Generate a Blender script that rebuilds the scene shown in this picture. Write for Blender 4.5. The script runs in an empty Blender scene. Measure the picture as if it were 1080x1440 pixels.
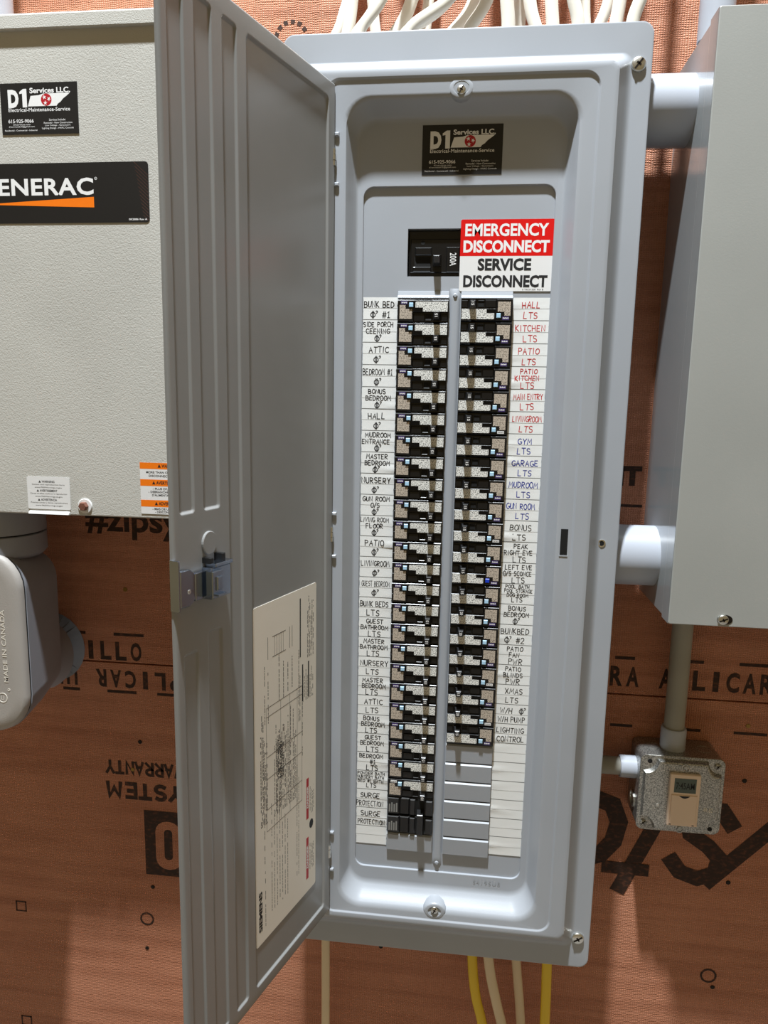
import bpy, bmesh, math, random
from mathutils import Vector, Matrix
random.seed(7)
D = bpy.data
SC = bpy.context.scene
COL = SC.collection

# ------------------------------------------------------------------ camera
cam_d = D.cameras.new('camera'); cam = D.objects.new('camera', cam_d); COL.objects.link(cam)
right = Vector((0.9930911, 0.1158952, 0.0183958))
fwd = Vector((-0.1115873, 0.9811852, -0.1575561))
up = Vector((-0.0363097, 0.1544148, 0.9873387))
m = Matrix((right, up, -fwd)).transposed().to_4x4()
m.translation = Vector((0.08925, -0.93756, 1.53789))
cam.matrix_world = m
cam_d.sensor_fit = 'VERTICAL'; cam_d.sensor_height = 36.0; cam_d.sensor_width = 27.0
cam_d.lens = 25.0; cam_d.clip_start = 0.01
SC.camera = cam
# ------------------------------------------------------------------ world, lamp, exposure
W = D.worlds.new('room_light'); SC.world = W; W.use_nodes = True
bg = W.node_tree.nodes['Background']
bg.inputs[0].default_value = (1.0, 0.75, 0.38, 1); bg.inputs[1].default_value = 0.22
lamp_d = D.lights.new('ceiling_bulb', 'POINT'); lamp = D.objects.new('ceiling_bulb', lamp_d); COL.objects.link(lamp)
lamp.location = (-0.11, -0.80, 4.2); lamp_d.energy = 820; lamp_d.shadow_soft_size = 0.06
lamp_d.color = (0.90, 0.96, 1.0)
vs = SC.view_settings
SC.display_settings.display_device = 'sRGB'
vs.view_transform = 'Standard'; vs.look = 'None'; vs.exposure = 0.0; vs.gamma = 1.0; vs.use_curve_mapping = False

# ------------------------------------------------------------------ materials
def lin(c):
    return tuple((x/12.92 if x <= .04045 else ((x+.055)/1.055)**2.4) for x in c)
MATS = {}
def mat(name, rgb, rough=.5, metal=0.0, spec=.5, coat=0.0):
    M = D.materials.new(name); M.use_nodes = True
    b = M.node_tree.nodes['Principled BSDF']
    b.inputs['Base Color'].default_value = (*lin(rgb), 1)
    b.inputs['Roughness'].default_value = rough
    b.inputs['Metallic'].default_value = metal
    b.inputs['Specular IOR Level'].default_value = spec
    b.inputs['Coat Weight'].default_value = coat
    b.inputs['Coat Roughness'].default_value = .08
    MATS[name] = M
    return M
class NT:
    def __init__(s, M):
        s.t = M.node_tree; s.b = s.t.nodes['Principled BSDF']
        s.co = s.t.nodes.new('ShaderNodeTexCoord')
    def n(s, typ, **k):
        x = s.t.nodes.new(typ)
        for a, v in k.items():
            if a.startswith('i_'):
                x.inputs[a[2:].replace('_', ' ')].default_value = v
            else: setattr(x, a, v)
        return x
    def l(s, a, b): s.t.links.new(a, b)
    def map(s, scale, rot=(0, 0, 0)):
        mp = s.n('ShaderNodeMapping'); mp.inputs['Scale'].default_value = scale; mp.inputs['Rotation'].default_value = rot
        s.l(s.co.outputs['Object'], mp.inputs['Vector']); return mp.outputs['Vector']
    def noise(s, vec, scale, detail=2, rough=.5):
        x = s.n('ShaderNodeTexNoise'); x.inputs['Scale'].default_value = scale
        x.inputs['Detail'].default_value = detail; x.inputs['Roughness'].default_value = rough
        s.l(vec, x.inputs['Vector']); return x.outputs['Fac']
    def ramp(s, fac, stops, interp='LINEAR'):
        r = s.n('ShaderNodeValToRGB'); r.color_ramp.interpolation = interp
        e = r.color_ramp.elements
        while len(e) < len(stops): e.new(.5)
        for i, (p, c) in enumerate(stops):
            e[i].position = p; e[i].color = (*lin(c), 1)
        s.l(fac, r.inputs['Fac']); return r.outputs['Color']
    def bump(s, h, strength, dist=.001, prev=None):
        b = s.n('ShaderNodeBump'); b.inputs['Strength'].default_value = strength; b.inputs['Distance'].default_value = dist
        s.l(h, b.inputs['Height'])
        if prev is not None: s.l(prev, b.inputs['Normal'])
        return b.outputs['Normal']
    def mix(s, fac, a, b, mode='MIX'):
        x = s.n('ShaderNodeMix'); x.data_type = 'RGBA'; x.blend_type = mode
        if isinstance(fac, (int, float)): x.inputs[0].default_value = fac
        else: s.l(fac, x.inputs[0])
        for v, i in ((a, 6), (b, 7)):
            if isinstance(v, tuple): x.inputs[i].default_value = (*lin(v), 1)
            else: s.l(v, x.inputs[i])
        return x.outputs[2]
    def color(s, c): s.l(c, s.b.inputs['Base Color'])
    def normal(s, nn): s.l(nn, s.b.inputs['Normal'])

def paint(name, rgb, rough, peel=.06, scale=900, metal=0, spec=.5, coat=0, var=.03):
    M = mat(name, rgb, rough, metal, spec, coat); T = NT(M)
    v = T.map((1, 1, 1))
    f = T.noise(v, scale, 2); T.normal(T.bump(f, peel, .0006))
    g = T.noise(v, 6, 3)
    lo = tuple(max(0, c-var) for c in rgb); hi = tuple(min(1, c+var) for c in rgb)
    T.color(T.ramp(g, [(.35, lo), (.65, hi)]))
    return M
paint('panel_grey', (.655, .675, .705), .32, .05, 500, var=.012)
paint('door_grey_shaded', (.57, .575, .575), .24, .05, 400, var=.012)  # same paint as the panel, the open door's dimness put into the colour
paint('generator_beige', (.77, .765, .74), .55, .55, 700, var=.02)
paint('disconnect_grey', (.65, .66, .65), .42, .08, 700, var=.012)
paint('disconnect_side', (.62, .64, .65), .16, .02, 300, coat=.5, var=.01)
paint('pvc_grey', (.69, .71, .75), .35, .03, 300, var=.02)
paint('conduit_tan', (.62, .61, .57), .5, .2, 200, var=.04)
paint('fitting_grey', (.60, .61, .64), .55, .25, 800, var=.02)
paint('fitting_cover', (.66, .64, .62), .5, .3, 900, var=.02)
paint('cable_white', (.94, .92, .87), .45, .12, 120, var=.03)
paint('cable_cream', (.90, .82, .68), .45, .12, 120, var=.03)
paint('cable_yellow', (.93, .79, .08), .42, .12, 120, var=.03)
paint('paper_label', (.94, .945, .94), .7, .25, 90, var=.015)
paint('sticker_white', (.93, .93, .93), .45, .05, 200, var=.01)
paint('sticker_black', (.10, .095, .095), .45, .05, 300, var=.01)
paint('sticker_red', (.88, .05, .05), .35, .04, 200, var=.01)
paint('sticker_orange', (1.0, .50, .05), .45, .04, 200, var=.01)
paint('danger_red', (.72, .08, .14), .5, .04, 200, var=.02)
paint('breaker_black', (.075, .075, .08), .28, .08, 500, var=.01)
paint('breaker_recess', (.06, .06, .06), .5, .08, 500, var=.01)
paint('handle_black', (.15, .15, .155), .3, .06, 500, var=.01)
paint('tag_purple', (.25, .18, .42), .5, .05, 300, var=.02)
paint('button_pale_blue', (.70, .86, .97), .4, .03, 300, var=.01)
paint('button_blue', (.08, .25, .80), .35, .03, 300, var=.01)
paint('ivory', (.94, .85, .77), .4, .03, 200, var=.01)
paint('lcd_dark', (.34, .39, .37), .35, .02, 200, var=.02)
paint('lcd_ink', (.05, .06, .06), .4, .02, 200, var=.01)
paint('ink_black', (.08, .08, .09), .6, .02, 200, var=.02)
paint('ink_red', (.78, .16, .18), .6, .02, 200, var=.03)
paint('ink_blue', (.12, .20, .60), .6, .02, 200, var=.03)
paint('ink_grey', (.52, .52, .51), .6, .02, 200, var=.02)
paint('print_white', (.95, .95, .95), .5, .02, 200, var=.01)
paint('dark_gap', (.02, .02, .02), .8, .02, 200, var=.0)
paint('rubber_black', (.05, .05, .05), .7, .1, 300, var=.01)
paint('sheet_cream', (.94, .92, .88), .55, .06, 300, var=.012)
paint('zinc', (.66, .70, .76), .22, .06, 200, metal=1, var=.06)
paint('nickel_screw', (.86, .86, .84), .3, .15, 150, metal=1, var=.06)
paint('rust_bolt', (.50, .33, .27), .6, .6, 300, metal=.4, var=.1)
paint('brass_nail', (.62, .50, .28), .4, .1, 200, metal=.8, var=.05)
paint('dark_nail', (.14, .11, .08), .5, .1, 200, metal=.6, var=.03)
paint('concrete', (.55, .54, .52), .85, .4, 60, var=.05)
paint('framing_timber', (.70, .58, .42), .7, .3, 60, var=.05)
# galvanised steel with a fine dark mottle
M = mat('galvanised', (.70, .68, .64), .38, .85); T = NT(M)
v = T.map((1, 1, 1)); f = T.noise(v, 650, 3, .6)
T.color(T.ramp(f, [(.34, (.42, .42, .42)), (.5, (.66, .66, .64)), (.68, (.86, .85, .83))])); T.normal(T.bump(f, .15, .0005))
# tiny print on stickers: pale ground with dark specks in rows
def fineprint(name, ground, ink, sx, sz, thr):
    M = mat(name, ground, .55); T = NT(M)
    v = T.map((sx, 1, sz)); f = T.noise(v, 1, 1)
    c = T.ramp(f, [(thr-.03, ground), (thr+.03, ink)])
    T.color(c); return M
fineprint('breaker_label_white', (.95, .95, .93), (.10, .10, .10), 1700, 700, .56)
fineprint('breaker_label_tan', (.76, .71, .65), (.28, .25, .22), 1900, 600, .57)
# orange-brown resin coated sheathing: embossed weave, streaks, scuffs
M = mat('sheathing', (.72, .44, .31), .55, spec=.35); T = NT(M)
v1 = T.map((1, 1, 1))
vs_ = T.map((3.0, 1, 45)); st = T.noise(vs_, 1, 4, .65)
big = T.noise(v1, 3.2, 4, .6); sc_ = T.noise(T.map((9, 1, 26), (0, .5, 0)), 1, 5, .7)
c = T.ramp(big, [(.3, (.735, .48, .36)), (.7, (.815, .565, .445))])
c = T.mix(T.ramp(st, [(.44, (0, 0, 0)), (.66, (.72, .72, .72))]), c, (.60, .36, .245))
c = T.mix(T.ramp(sc_, [(.64, (0, 0, 0)), (.74, (.45, .45, .45))]), c, (.84, .62, .50))
T.color(c)
wx = T.n('ShaderNodeTexWave'); wx.bands_direction = 'X'; wx.inputs['Scale'].default_value = 110; wx.inputs['Distortion'].default_value = 2.2; wx.inputs['Detail'].default_value = 1
T.l(v1, wx.inputs['Vector'])
wz = T.n('ShaderNodeTexWave'); wz.bands_direction = 'Z'; wz.inputs['Scale'].default_value = 130; wz.inputs['Distortion'].default_value = 5.0; wz.inputs['Detail'].default_value = 1
T.l(v1, wz.inputs['Vector'])
mu = T.n('ShaderNodeMath', operation='MULTIPLY'); T.l(wx.outputs['Fac'], mu.inputs[0]); T.l(wz.outputs['Fac'], mu.inputs[1])
n1 = T.bump(mu.outputs[0], .7, .0018); n2 = T.bump(st, .55, .0018, n1); T.normal(T.bump(sc_, .25, .001, n2))
# faded black print on the sheathing
M = mat('sheathing_print', (.20, .13, .10), .65, spec=.3); T = NT(M)
g = T.noise(T.map((120, 1, 220)), 1, 3, .6)
T.color(T.ramp(g, [(.50, (.21, .14, .105)), (.74, (.42, .25, .17))]))

# ------------------------------------------------------------------ mesh helpers
ORD = ['first', 'second', 'third', 'fourth', 'fifth', 'sixth', 'seventh', 'eighth', 'ninth', 'tenth', 'eleventh', 'twelfth', 'thirteenth', 'fourteenth', 'fifteenth', 'sixteenth', 'seventeenth', 'eighteenth', 'nineteenth', 'twentieth', 'twenty-first', 'twenty-second']
ORG = {}
def wloc(o): return ORG.get(o.name, Vector((0, 0, 0)))
class Fr:
    """a flat frame: u to the right, v up, h out of the surface"""
    def __init__(s, o, U=(1, 0, 0), V=(0, 0, 1)):
        s.o = Vector(o); s.U = Vector(U).normalized(); s.V = Vector(V).normalized(); s.N = s.U.cross(s.V)
    def __call__(s, u, v, h=0): return s.o + s.U*u + s.V*v + s.N*h
def wallF(y): return Fr((0, y, 0))            # u = X, v = Z, h towards the room
class MB:
    def __init__(s): s.v = []; s.f = []
    def add(s, vs, fs):
        b = len(s.v); s.v += [Vector(x) for x in vs]; s.f += [tuple(i+b for i in f) for f in fs]; return s
    def box(s, x0, x1, y0, y1, z0, z1):
        vs = [(x, y, z) for x in (x0, x1) for y in (y0, y1) for z in (z0, z1)]
        return s.add(vs, [(0, 1, 3, 2), (4, 6, 7, 5), (0, 4, 5, 1), (2, 3, 7, 6), (0, 2, 6, 4), (1, 5, 7, 3)])
    def prism(s, F, pts, h0, h1, c=0.0):
        n = len(pts); cu = sum(p[0] for p in pts)/n; cv = sum(p[1] for p in pts)/n
        vs = [F(u, v, h0) for u, v in pts]; fs = []
        if c > 0:
            vs += [F(u, v, h1-c) for u, v in pts]
            w = max(abs(p[0]-cu) for p in pts); hh = max(abs(p[1]-cv) for p in pts)
            ku, kv = (w-c)/w, (hh-c)/hh
            vs += [F(cu+(u-cu)*ku, cv+(v-cv)*kv, h1) for u, v in pts]; L = 3
        else: vs += [F(u, v, h1) for u, v in pts]; L = 2
        for k in range(L-1):
            for i in range(n): j = (i+1) % n; fs.append((k*n+i, k*n+j, (k+1)*n+j, (k+1)*n+i))
        fs.append(tuple(range(n))[::-1]); fs.append(tuple((L-1)*n+i for i in range(n)))
        return s.add(vs, fs)
    def cbox(s, F, u0, u1, v0, v1, h0, h1, c=0.0):
        return s.prism(F, [(u0, v0), (u1, v0), (u1, v1), (u0, v1)], h0, h1, c)
    def rrect(s, F, u0, u1, v0, v1, r, h0, h1, c=0.0, n=5):
        return s.prism(F, rr(u0, u1, v0, v1, r, n), h0, h1, c)
    def disc(s, F, u, v, r, h0, h1, c=0.0, n=20, ru=None):
        ru = ru or r
        return s.prism(F, [(u+ru*math.cos(2*math.pi*i/n), v+r*math.sin(2*math.pi*i/n)) for i in range(n)], h0, h1, c)
    def ring(s, F, u, v, r0, r1, h0, h1, n=24, a0=0, a1=2*math.pi):
        closed = abs(a1-a0-2*math.pi) < 1e-6
        k = n if closed else n+1; vs = []; fs = []
        for i in range(k):
            a = a0+(a1-a0)*i/n; cs, sn = math.cos(a), math.sin(a)
            vs += [F(u+r0*cs, v+r0*sn, h0), F(u+r1*cs, v+r1*sn, h0), F(u+r1*cs, v+r1*sn, h1), F(u+r0*cs, v+r0*sn, h1)]
        for i in range(n):
            a, b = i*4, ((i+1) % k)*4
            for q in range(4): fs.append((a+q, a+(q+1) % 4, b+(q+1) % 4, b+q))
        return s.add(vs, fs)
    def loft(s, rings, cap0=False, cap1=False, closed=True):
        n = len(rings[0]); vs = [p for r in rings for p in r]; fs = []
        for k in range(len(rings)-1):
            for i in range(n if closed else n-1):
                j = (i+1) % n; fs.append((k*n+i, k*n+j, (k+1)*n+j, (k+1)*n+i))
        if cap0: fs.append(tuple(range(n))[::-1])
        if cap1: fs.append(tuple((len(rings)-1)*n+i for i in range(n)))
        return s.add(vs, fs)
    def tube(s, path, r, n=10, flat=1.0):
        path = [Vector(p) for p in path]; rings = []
        for i, p in enumerate(path):
            t = (path[min(i+1, len(path)-1)]-path[max(i-1, 0)]).normalized()
            a = t.cross(Vector((0, 1, 0)))
            if a.length < 1e-3: a = Vector((1, 0, 0))
            a.normalize(); b = t.cross(a).normalized()
            rr_ = r[i] if isinstance(r, (list, tuple)) else r
            rings.append([p + a*rr_*math.cos(2*math.pi*k/n) + b*rr_*flat*math.sin(2*math.pi*k/n) for k in range(n)])
        return s.loft(rings, True, True)
    def ribbon(s, F, pts, w, h):
        """one flat stroke with mitred bends"""
        P = [Vector((p[0], p[1])) for p in pts]; Lf, Rt = [], []
        for i in range(len(P)):
            d0 = (P[i]-P[i-1]).normalized() if i > 0 else (P[1]-P[0]).normalized()
            d1 = (P[i+1]-P[i]).normalized() if i < len(P)-1 else d0
            t_ = (d0+d1); t_ = t_.normalized() if t_.length > .2 else d0
            nn = Vector((-t_.y, t_.x)); k = min(1.8, 1/max(.3, nn.dot(Vector((-d1.y, d1.x)))))
            q = P[i]-(d0*w*.38 if i == 0 else Vector((0, 0)))+(d1*w*.38 if i == len(P)-1 else Vector((0, 0)))
            Lf.append(q+nn*w/2*k); Rt.append(q-nn*w/2*k)
        n = len(P); vs = [F(p.x, p.y, h) for p in Lf]+[F(p.x, p.y, h) for p in Rt]
        return s.add(vs, [(i, n+i, n+i+1, i+1) for i in range(n-1)])
    def build(s, name, material, parent=None, smooth=None, recalc=True, origin=None):
        me = D.meshes.new(name)
        if parent is not None: o0 = wloc(parent)
        elif origin is not None: o0 = Vector(origin)
        else:
            xs = [p.x for p in s.v]; ys = [p.y for p in s.v]; zs = [p.z for p in s.v]
            o0 = Vector(((min(xs)+max(xs))/2, (min(ys)+max(ys))/2, min(zs)))
        me.from_pydata([p-o0 for p in s.v], [], s.f)
        if recalc:
            bm = bmesh.new(); bm.from_mesh(me); bmesh.ops.recalc_face_normals(bm, faces=bm.faces); bm.to_mesh(me); bm.free()
        if smooth:
            for p in me.polygons: p.use_smooth = True
            me.set_sharp_from_angle(angle=math.radians(smooth))
        me.materials.append(MATS[material])
        o = D.objects.new(name, me); COL.objects.link(o)
        if smooth:
            wn = o.modifiers.new('flat_faces', 'WEIGHTED_NORMAL'); wn.keep_sharp = True; wn.weight = 80
        if parent is not None: o.parent = parent
        else: o.location = o0
        ORG[o.name] = o0
        return o
def rr(u0, u1, v0, v1, r, n=5):
    pts = []
    for cx, cy, a0 in ((u1-r, v0+r, -90), (u1-r, v1-r, 0), (u0+r, v1-r, 90), (u0+r, v0+r, 180)):
        for i in range(n+1):
            a = math.radians(a0+90*i/n); pts.append((cx+r*math.cos(a), cy+r*math.sin(a)))
    return pts
def tag(o, label=None, cat=None, group=None, kind=None):
    if label: o['label'] = label
    if cat: o['category'] = cat
    if group: o['group'] = group
    if kind: o['kind'] = kind
    return o
def thing(name, loc, label, cat, group=None):
    o = D.objects.new(name, None); COL.objects.link(o); o.location = loc; o.empty_display_size = .02
    ORG[o.name] = Vector(loc); return tag(o, label, cat, group)

# type set text, turned into a flat mesh: returns (verts2d, faces)
TC = {}
def glyphs(body, bold=0.0, shear=0.0, space=1.0):
    k = (body, bold, shear, space)
    if k not in TC:
        cu = D.curves.new('type', 'FONT'); cu.body = body; cu.offset = bold; cu.shear = shear; cu.space_character = space
        cu.resolution_u = 3; cu.fill_mode = 'FRONT'
        o = D.objects.new('type', cu); me = D.meshes.new_from_object(o)
        TC[k] = ([(p.co.x, p.co.y) for p in me.vertices], [tuple(p.vertices) for p in me.polygons])
        D.objects.remove(o); D.curves.remove(cu); D.meshes.remove(me)
    return TC[k]
def text(mb, F, body, u0, u1, v0, v1, h=.00008, bold=0.0, shear=0.0, space=1.0, keep=False):
    """fit the string into the box u0..u1, v0..v1 of frame F"""
    vs, fs = glyphs(body, bold, shear, space)
    xs = [p[0] for p in vs]; ys = [p[1] for p in vs]
    sx = (u1-u0)/(max(xs)-min(xs)); sy = (v1-v0)/(max(ys)-min(ys))
    mb.add([F(u0+(x-min(xs))*sx, v0+(y-min(ys))*sy, h) for x, y in vs], fs)
    return mb

# hand lettering: strokes of a felt pen
def arc(cx, cy, rx, ry, a0, a1, n=7):
    return [(cx+rx*math.cos(math.radians(a0+(a1-a0)*i/n)), cy+ry*math.sin(math.radians(a0+(a1-a0)*i/n))) for i in range(n+1)]
GL = {
 'A': [[(0, 0), (.3, 1), (.6, 0)], [(.1, .4), (.52, .4)]],
 'B': [[(0, 0), (0, 1)]+arc(.2, .76, .32, .24, 90, -90)+[(0, .52)], [(.1, .52)]+arc(.25, .26, .36, .26, 90, -90)+[(0, 0)]],
 'C': [arc(.36, .5, .36, .5, 50, 310, 9)],
 'D': [[(0, 0), (0, 1)]+arc(.1, .5, .5, .5, 90, -90, 8)+[(0, 0)]],
 'E': [[(.5, 1), (0, 1), (0, 0), (.5, 0)], [(0, .52), (.4, .52)]],
 'F': [[(.5, 1), (0, 1), (0, 0)], [(0, .52), (.4, .52)]],
 'G': [arc(.36, .5, .36, .5, 55, 330, 9)+[(.66, .42), (.38, .42)]],
 'H': [[(0, 0), (0, 1)], [(.55, 0), (.55, 1)], [(0, .5), (.55, .5)]],
 'I': [[(.12, 0), (.12, 1)]],
 'K': [[(0, 0), (0, 1)], [(.5, 1), (.05, .48), (.55, 0)]],
 'L': [[(0, 1), (0, 0), (.48, 0)]],
 'M': [[(0, 0), (.08, 1), (.36, .35), (.64, 1), (.72, 0)]],
 'N': [[(0, 0), (0, 1), (.55, 0), (.55, 1)]],
 'O': [arc(.33, .5, .33, .5, 90, 450, 11)],
 'P': [[(0, 0), (0, 1)]+arc(.2, .75, .34, .25, 90, -90)+[(0, .5)]],
 'Q': [arc(.33, .5, .33, .5, 90, 450, 11), [(.4, .25), (.68, -.05)]],
 'R': [[(0, 0), (0, 1)]+arc(.2, .75, .34, .25, 90, -90)+[(.05, .5), (.55, 0)]],
 'S': [arc(.3, .76, .27, .24, 40, 260, 7)+arc(.28, .26, .28, .26, 85, -140, 7)],
 'T': [[(0, 1), (.62, 1)], [(.31, 1), (.31, 0)]],
 'U': [[(0, 1), (0, .3)]+arc(.28, .3, .28, .3, 180, 360, 6)+[(.56, 1)]],
 'V': [[(0, 1), (.3, 0), (.6, 1)]],
 'W': [[(0, 1), (.18, 0), (.38, .7), (.56, 0), (.76, 1)]],
 'X': [[(0, 0), (.58, 1)], [(0, 1), (.58, 0)]],
 'Y': [[(0, 1), (.3, .5), (.6, 1)], [(.3, .5), (.3, 0)]],
 '/': [[(0, -.05), (.4, 1.05)]],
 '#': [[(.15, 0), (.25, 1)], [(.42, 0), (.52, 1)], [(0, .35), (.62, .35)], [(.05, .68), (.66, .68)]],
 '1': [[(.05, .8), (.25, 1), (.25, 0)], [(.05, 0), (.45, 0)]],
 '2': [arc(.27, .72, .26, .28, 160, -30, 6)+[(0, 0), (.55, 0)]],
 '@': [arc(.4, .48, .4, .42, 90, 450, 12), [(.3, -.12), (.3, 1.1)], [(.5, -.12), (.5, 1.1)], arc(1.02, 1.02, .14, .14, 150, -70, 5)+[(1.0, .72)]],
 ' ': [],
}
GW = {' ': .38, 'I': .3, 'M': .8, 'W': .84, '@': 1.25, '/': .45, '1': .5}
def handline(mb, F, s, uc, v0, hgt, wmax, pen, rnd):
    widths = [GW.get(c, .64)+.18 for c in s]; tot = sum(widths)-.18
    k = min(hgt*1.0, wmax/tot) if tot else hgt
    u = uc-tot*k/2; pen = min(pen, k*.18)
    for c, w in zip(s, widths):
        dv = rnd.uniform(-.05, .05)*hgt; sh = rnd.uniform(-.06, .10); kk = rnd.uniform(.92, 1.06)
        for st in GL[c]:
            mb.ribbon(F, [(u+(x+sh*y)*k, v0+dv+y*hgt*kk) for x, y in st], pen, 0)
        u += w*k

# ================================================================== the setting
wb = MB(); wb.box(-2.2, 2.2, .014, .05, 0, 4.6)
wall = tag(wb.build('wall_back', 'framing_timber', origin=(0, 0, 0)), 'orange-brown sheathed wall behind the electrical boxes', kind='structure')
SEAM = 1.151
lower = MB().box(-2.2, 2.2, 0, .0125, 0, SEAM-.0012).build('sheathing_sheet', 'sheathing', wall)
upper = MB().box(-2.2, 2.2, 0, .0125, SEAM+.0012, 4.6).build('sheathing_sheet', 'sheathing', wall)
fl = MB().box(-2.2, 2.2, -2.6, .05, -.1, 0).build('floor', 'concrete', origin=(0, 0, 0)); tag(fl, kind='structure')
WF = wallF(0.0); WR = Fr((0, 0, 0), (-1, 0, 0), (0, 0, -1))
def wtext(mb, s, x0, x1, z0, z1, flip=False, **k):
    if flip: text(mb, WR, s, -x1, -x0, -z1, -z0, **k)
    else: text(mb, WF, s, x0, x1, z0, z1, **k)
def mono(mb, s, first, pitch, w, z0, z1, flip=False, bold=.035):
    for i, ch in enumerate(s):
        x = first+i*pitch
        if ch == ' ': continue
        ww = w*(.45 if ch == 'I' else 1)
        wtext(mb, ch, x-ww/2, x+ww/2, z0, z1, flip, bold=bold)
def wbar(mb, x0, x1, z0, z1): mb.cbox(WF, x0, x1, z0, z1, -.0002, .0002)
# upper sheet printing
t = MB(); mono(t, 'ARMADILLO', -.559, .023, .0165, 1.1545, 1.1825)
mono(t, 'PARA APLICAR UNA', .2576, .0213, .0165, 1.1625, 1.1905)
for a, b in ((-.49, -.451), (-.408, -.3625)): wbar(t, a, b, 1.1918, 1.1962)
for a, b in ((.22, .257), (.2968, .3226), (.3699, .4107), (.4553, .50)): wbar(t, a, b, 1.2002, 1.2045)
t.build('printed_lettering', 'sheathing_print', upper, recalc=False)
t = MB(); wtext(t, '#zipsystem', -.443, -.20, 1.334, 1.380, bold=.025); t.build('printed_lettering', 'sheathing_print', upper, recalc=False)
t = MB(); wtext(t, 'KIT', .262, .3135, 1.433, 1.4585, bold=.06); wbar(t, .27, .3167, 1.4055, 1.409); t.build('printed_lettering', 'sheathing_print', upper, recalc=False)
t = MB()
for i in range(14): t.ring(WF, -.143, 1.9735, .017, .022, -.0001, .0003, 2, math.radians(i*26), math.radians(i*26+15))
t.build('printed_ring', 'sheathing_print', upper)
# lower sheet printing, upside down
t = MB(); mono(t, 'ANU RACILPA', -.5205, .0226, .0165, 1.1125, 1.1395, True)
for a, b in ((-.49, -.464), (-.4214, -.3766), (-.345, -.30)): wbar(t, a, b, 1.1042, 1.1085)
for a, b in ((.2967, .3257), (.3958, .4142), (.4567, .4991)): wbar(t, a, b, 1.105, 1.109)
t.build('printed_lettering', 'sheathing_print', lower, recalc=False)
def stencil(mb, F, word, u0, u1, v0, v1, pen):
    """blocky capitals laid with a broad brush, one height step per stroke"""
    wd = [GW.get(c, .64)+.22 for c in word]; k = (u1-u0)/(sum(wd)-.22); u = u0
    for c, w in zip(word, wd):
        for q, st in enumerate(GL[c]): mb.ribbon(F, [(u+x*k, v0+pen/2+y*(v1-v0-pen)) for x, y in st], pen, .0002+.00012*q)
        u += w*k
t = MB(); stencil(t, WR, 'WARRANTY', .307, .4285, -.9985, -.9755, .0044); t.build('printed_lettering', 'sheathing_print', lower, recalc=False)
t = MB(); stencil(t, WR, 'SYSTEM', .290, .4295, -.9645, -.9365, .0062); t.build('printed_lettering', 'sheathing_print', lower, recalc=False)
t = MB(); t.cbox(WF, -.372, -.24, .815, .921, -.0002, .0003); b30 = t.build('printed_block', 'sheathing_print', lower)
t = MB(); t.loft([[WF(u, v, .0005) for u, v in rr(-.355, -.315, .826, .905, .018, 4)], [WF(u, v, .0005) for u, v in rr(-.3415, -.3285, .842, .892, .006, 4)]])
wtext(t, '3', -.302, -.255, .826, .905, True, bold=.06, h=.0005); t.build('printed_number', 'sheathing', lower, recalc=False)
for w_, st in ((.024, [(.262, .985), (.285, .998), (.308, .990), (.318, .965), (.312, .935), (.296, .914), (.272, .904)]), (.021, [(.380, 1.002), (.360, .950), (.325, .866)]),
               (.022, [(.392, .914), (.404, .898), (.428, .890), (.450, .900), (.455, .922), (.438, .940), (.414, .956), (.408, .978), (.425, .996), (.452, .994), (.466, .974)]),
               (.022, [(.443, .888), (.480, .930), (.540, .998), (.570, 1.02)]), (.022, [(.565, .888), (.540, .930), (.522, .972)]),
               (.022, [(.600, .914), (.612, .898), (.636, .890), (.658, .900), (.663, .922), (.646, .940), (.622, .956), (.616, .978), (.633, .996), (.660, .994), (.674, .974)])):
    t = MB(); t.ribbon(WF, st, w_, .0002+.0001*(len(st) % 4))
    if w_ == .021: t.ribbon(WF, [(.306, .896), (.356, .8955)], .018, .0007)
    t.build('printed_letter', 'sheathing_print', lower, recalc=False)
for x, z in ((-.581, .7377), (-.585, .531), (.72, .74)):
    t = MB()
    for q in ((-.009, .009, -.009, -.0068), (-.009, .009, .0068, .009), (-.009, -.0068, -.009, .009), (.0068, .009, -.009, .009)): wbar(t, x+q[0], x+q[1], z+q[2], z+q[3])
    t.build('printed_square', 'sheathing_print', lower)
for x, z in ((-.3734, .7384), (.4558, .7414)):
    MB().ring(WF, x, z, .0085, .0112, -.0002, .0003, 20).build('printed_ring', 'sheathing_print', lower)
for x, z, mm_ in ((-.374, 1.030, 'dark_nail'), (-.3623, .794, 'dark_nail'), (-.3752, .6877, 'dark_nail'), (.4767, 1.0398, 'dark_nail'), (.4739, 1.1179, 'brass_nail'), (.4694, .8882, 'dark_nail'), (.463, .724, 'dark_nail'), (-.01, .733, 'dark_nail'), (-.387, .985, 'brass_nail')):
    MB().disc(WF, x, z, .0032, -.001, .0008, .0005, 10).build('nail_head', mm_, lower)
for x, z in ((-.3877, 1.2615), (.36, 1.26)):
    MB().disc(WF, x, z, .0034, -.001, .0008, .0005, 10).build('nail_head', 'brass_nail', upper)

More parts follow.
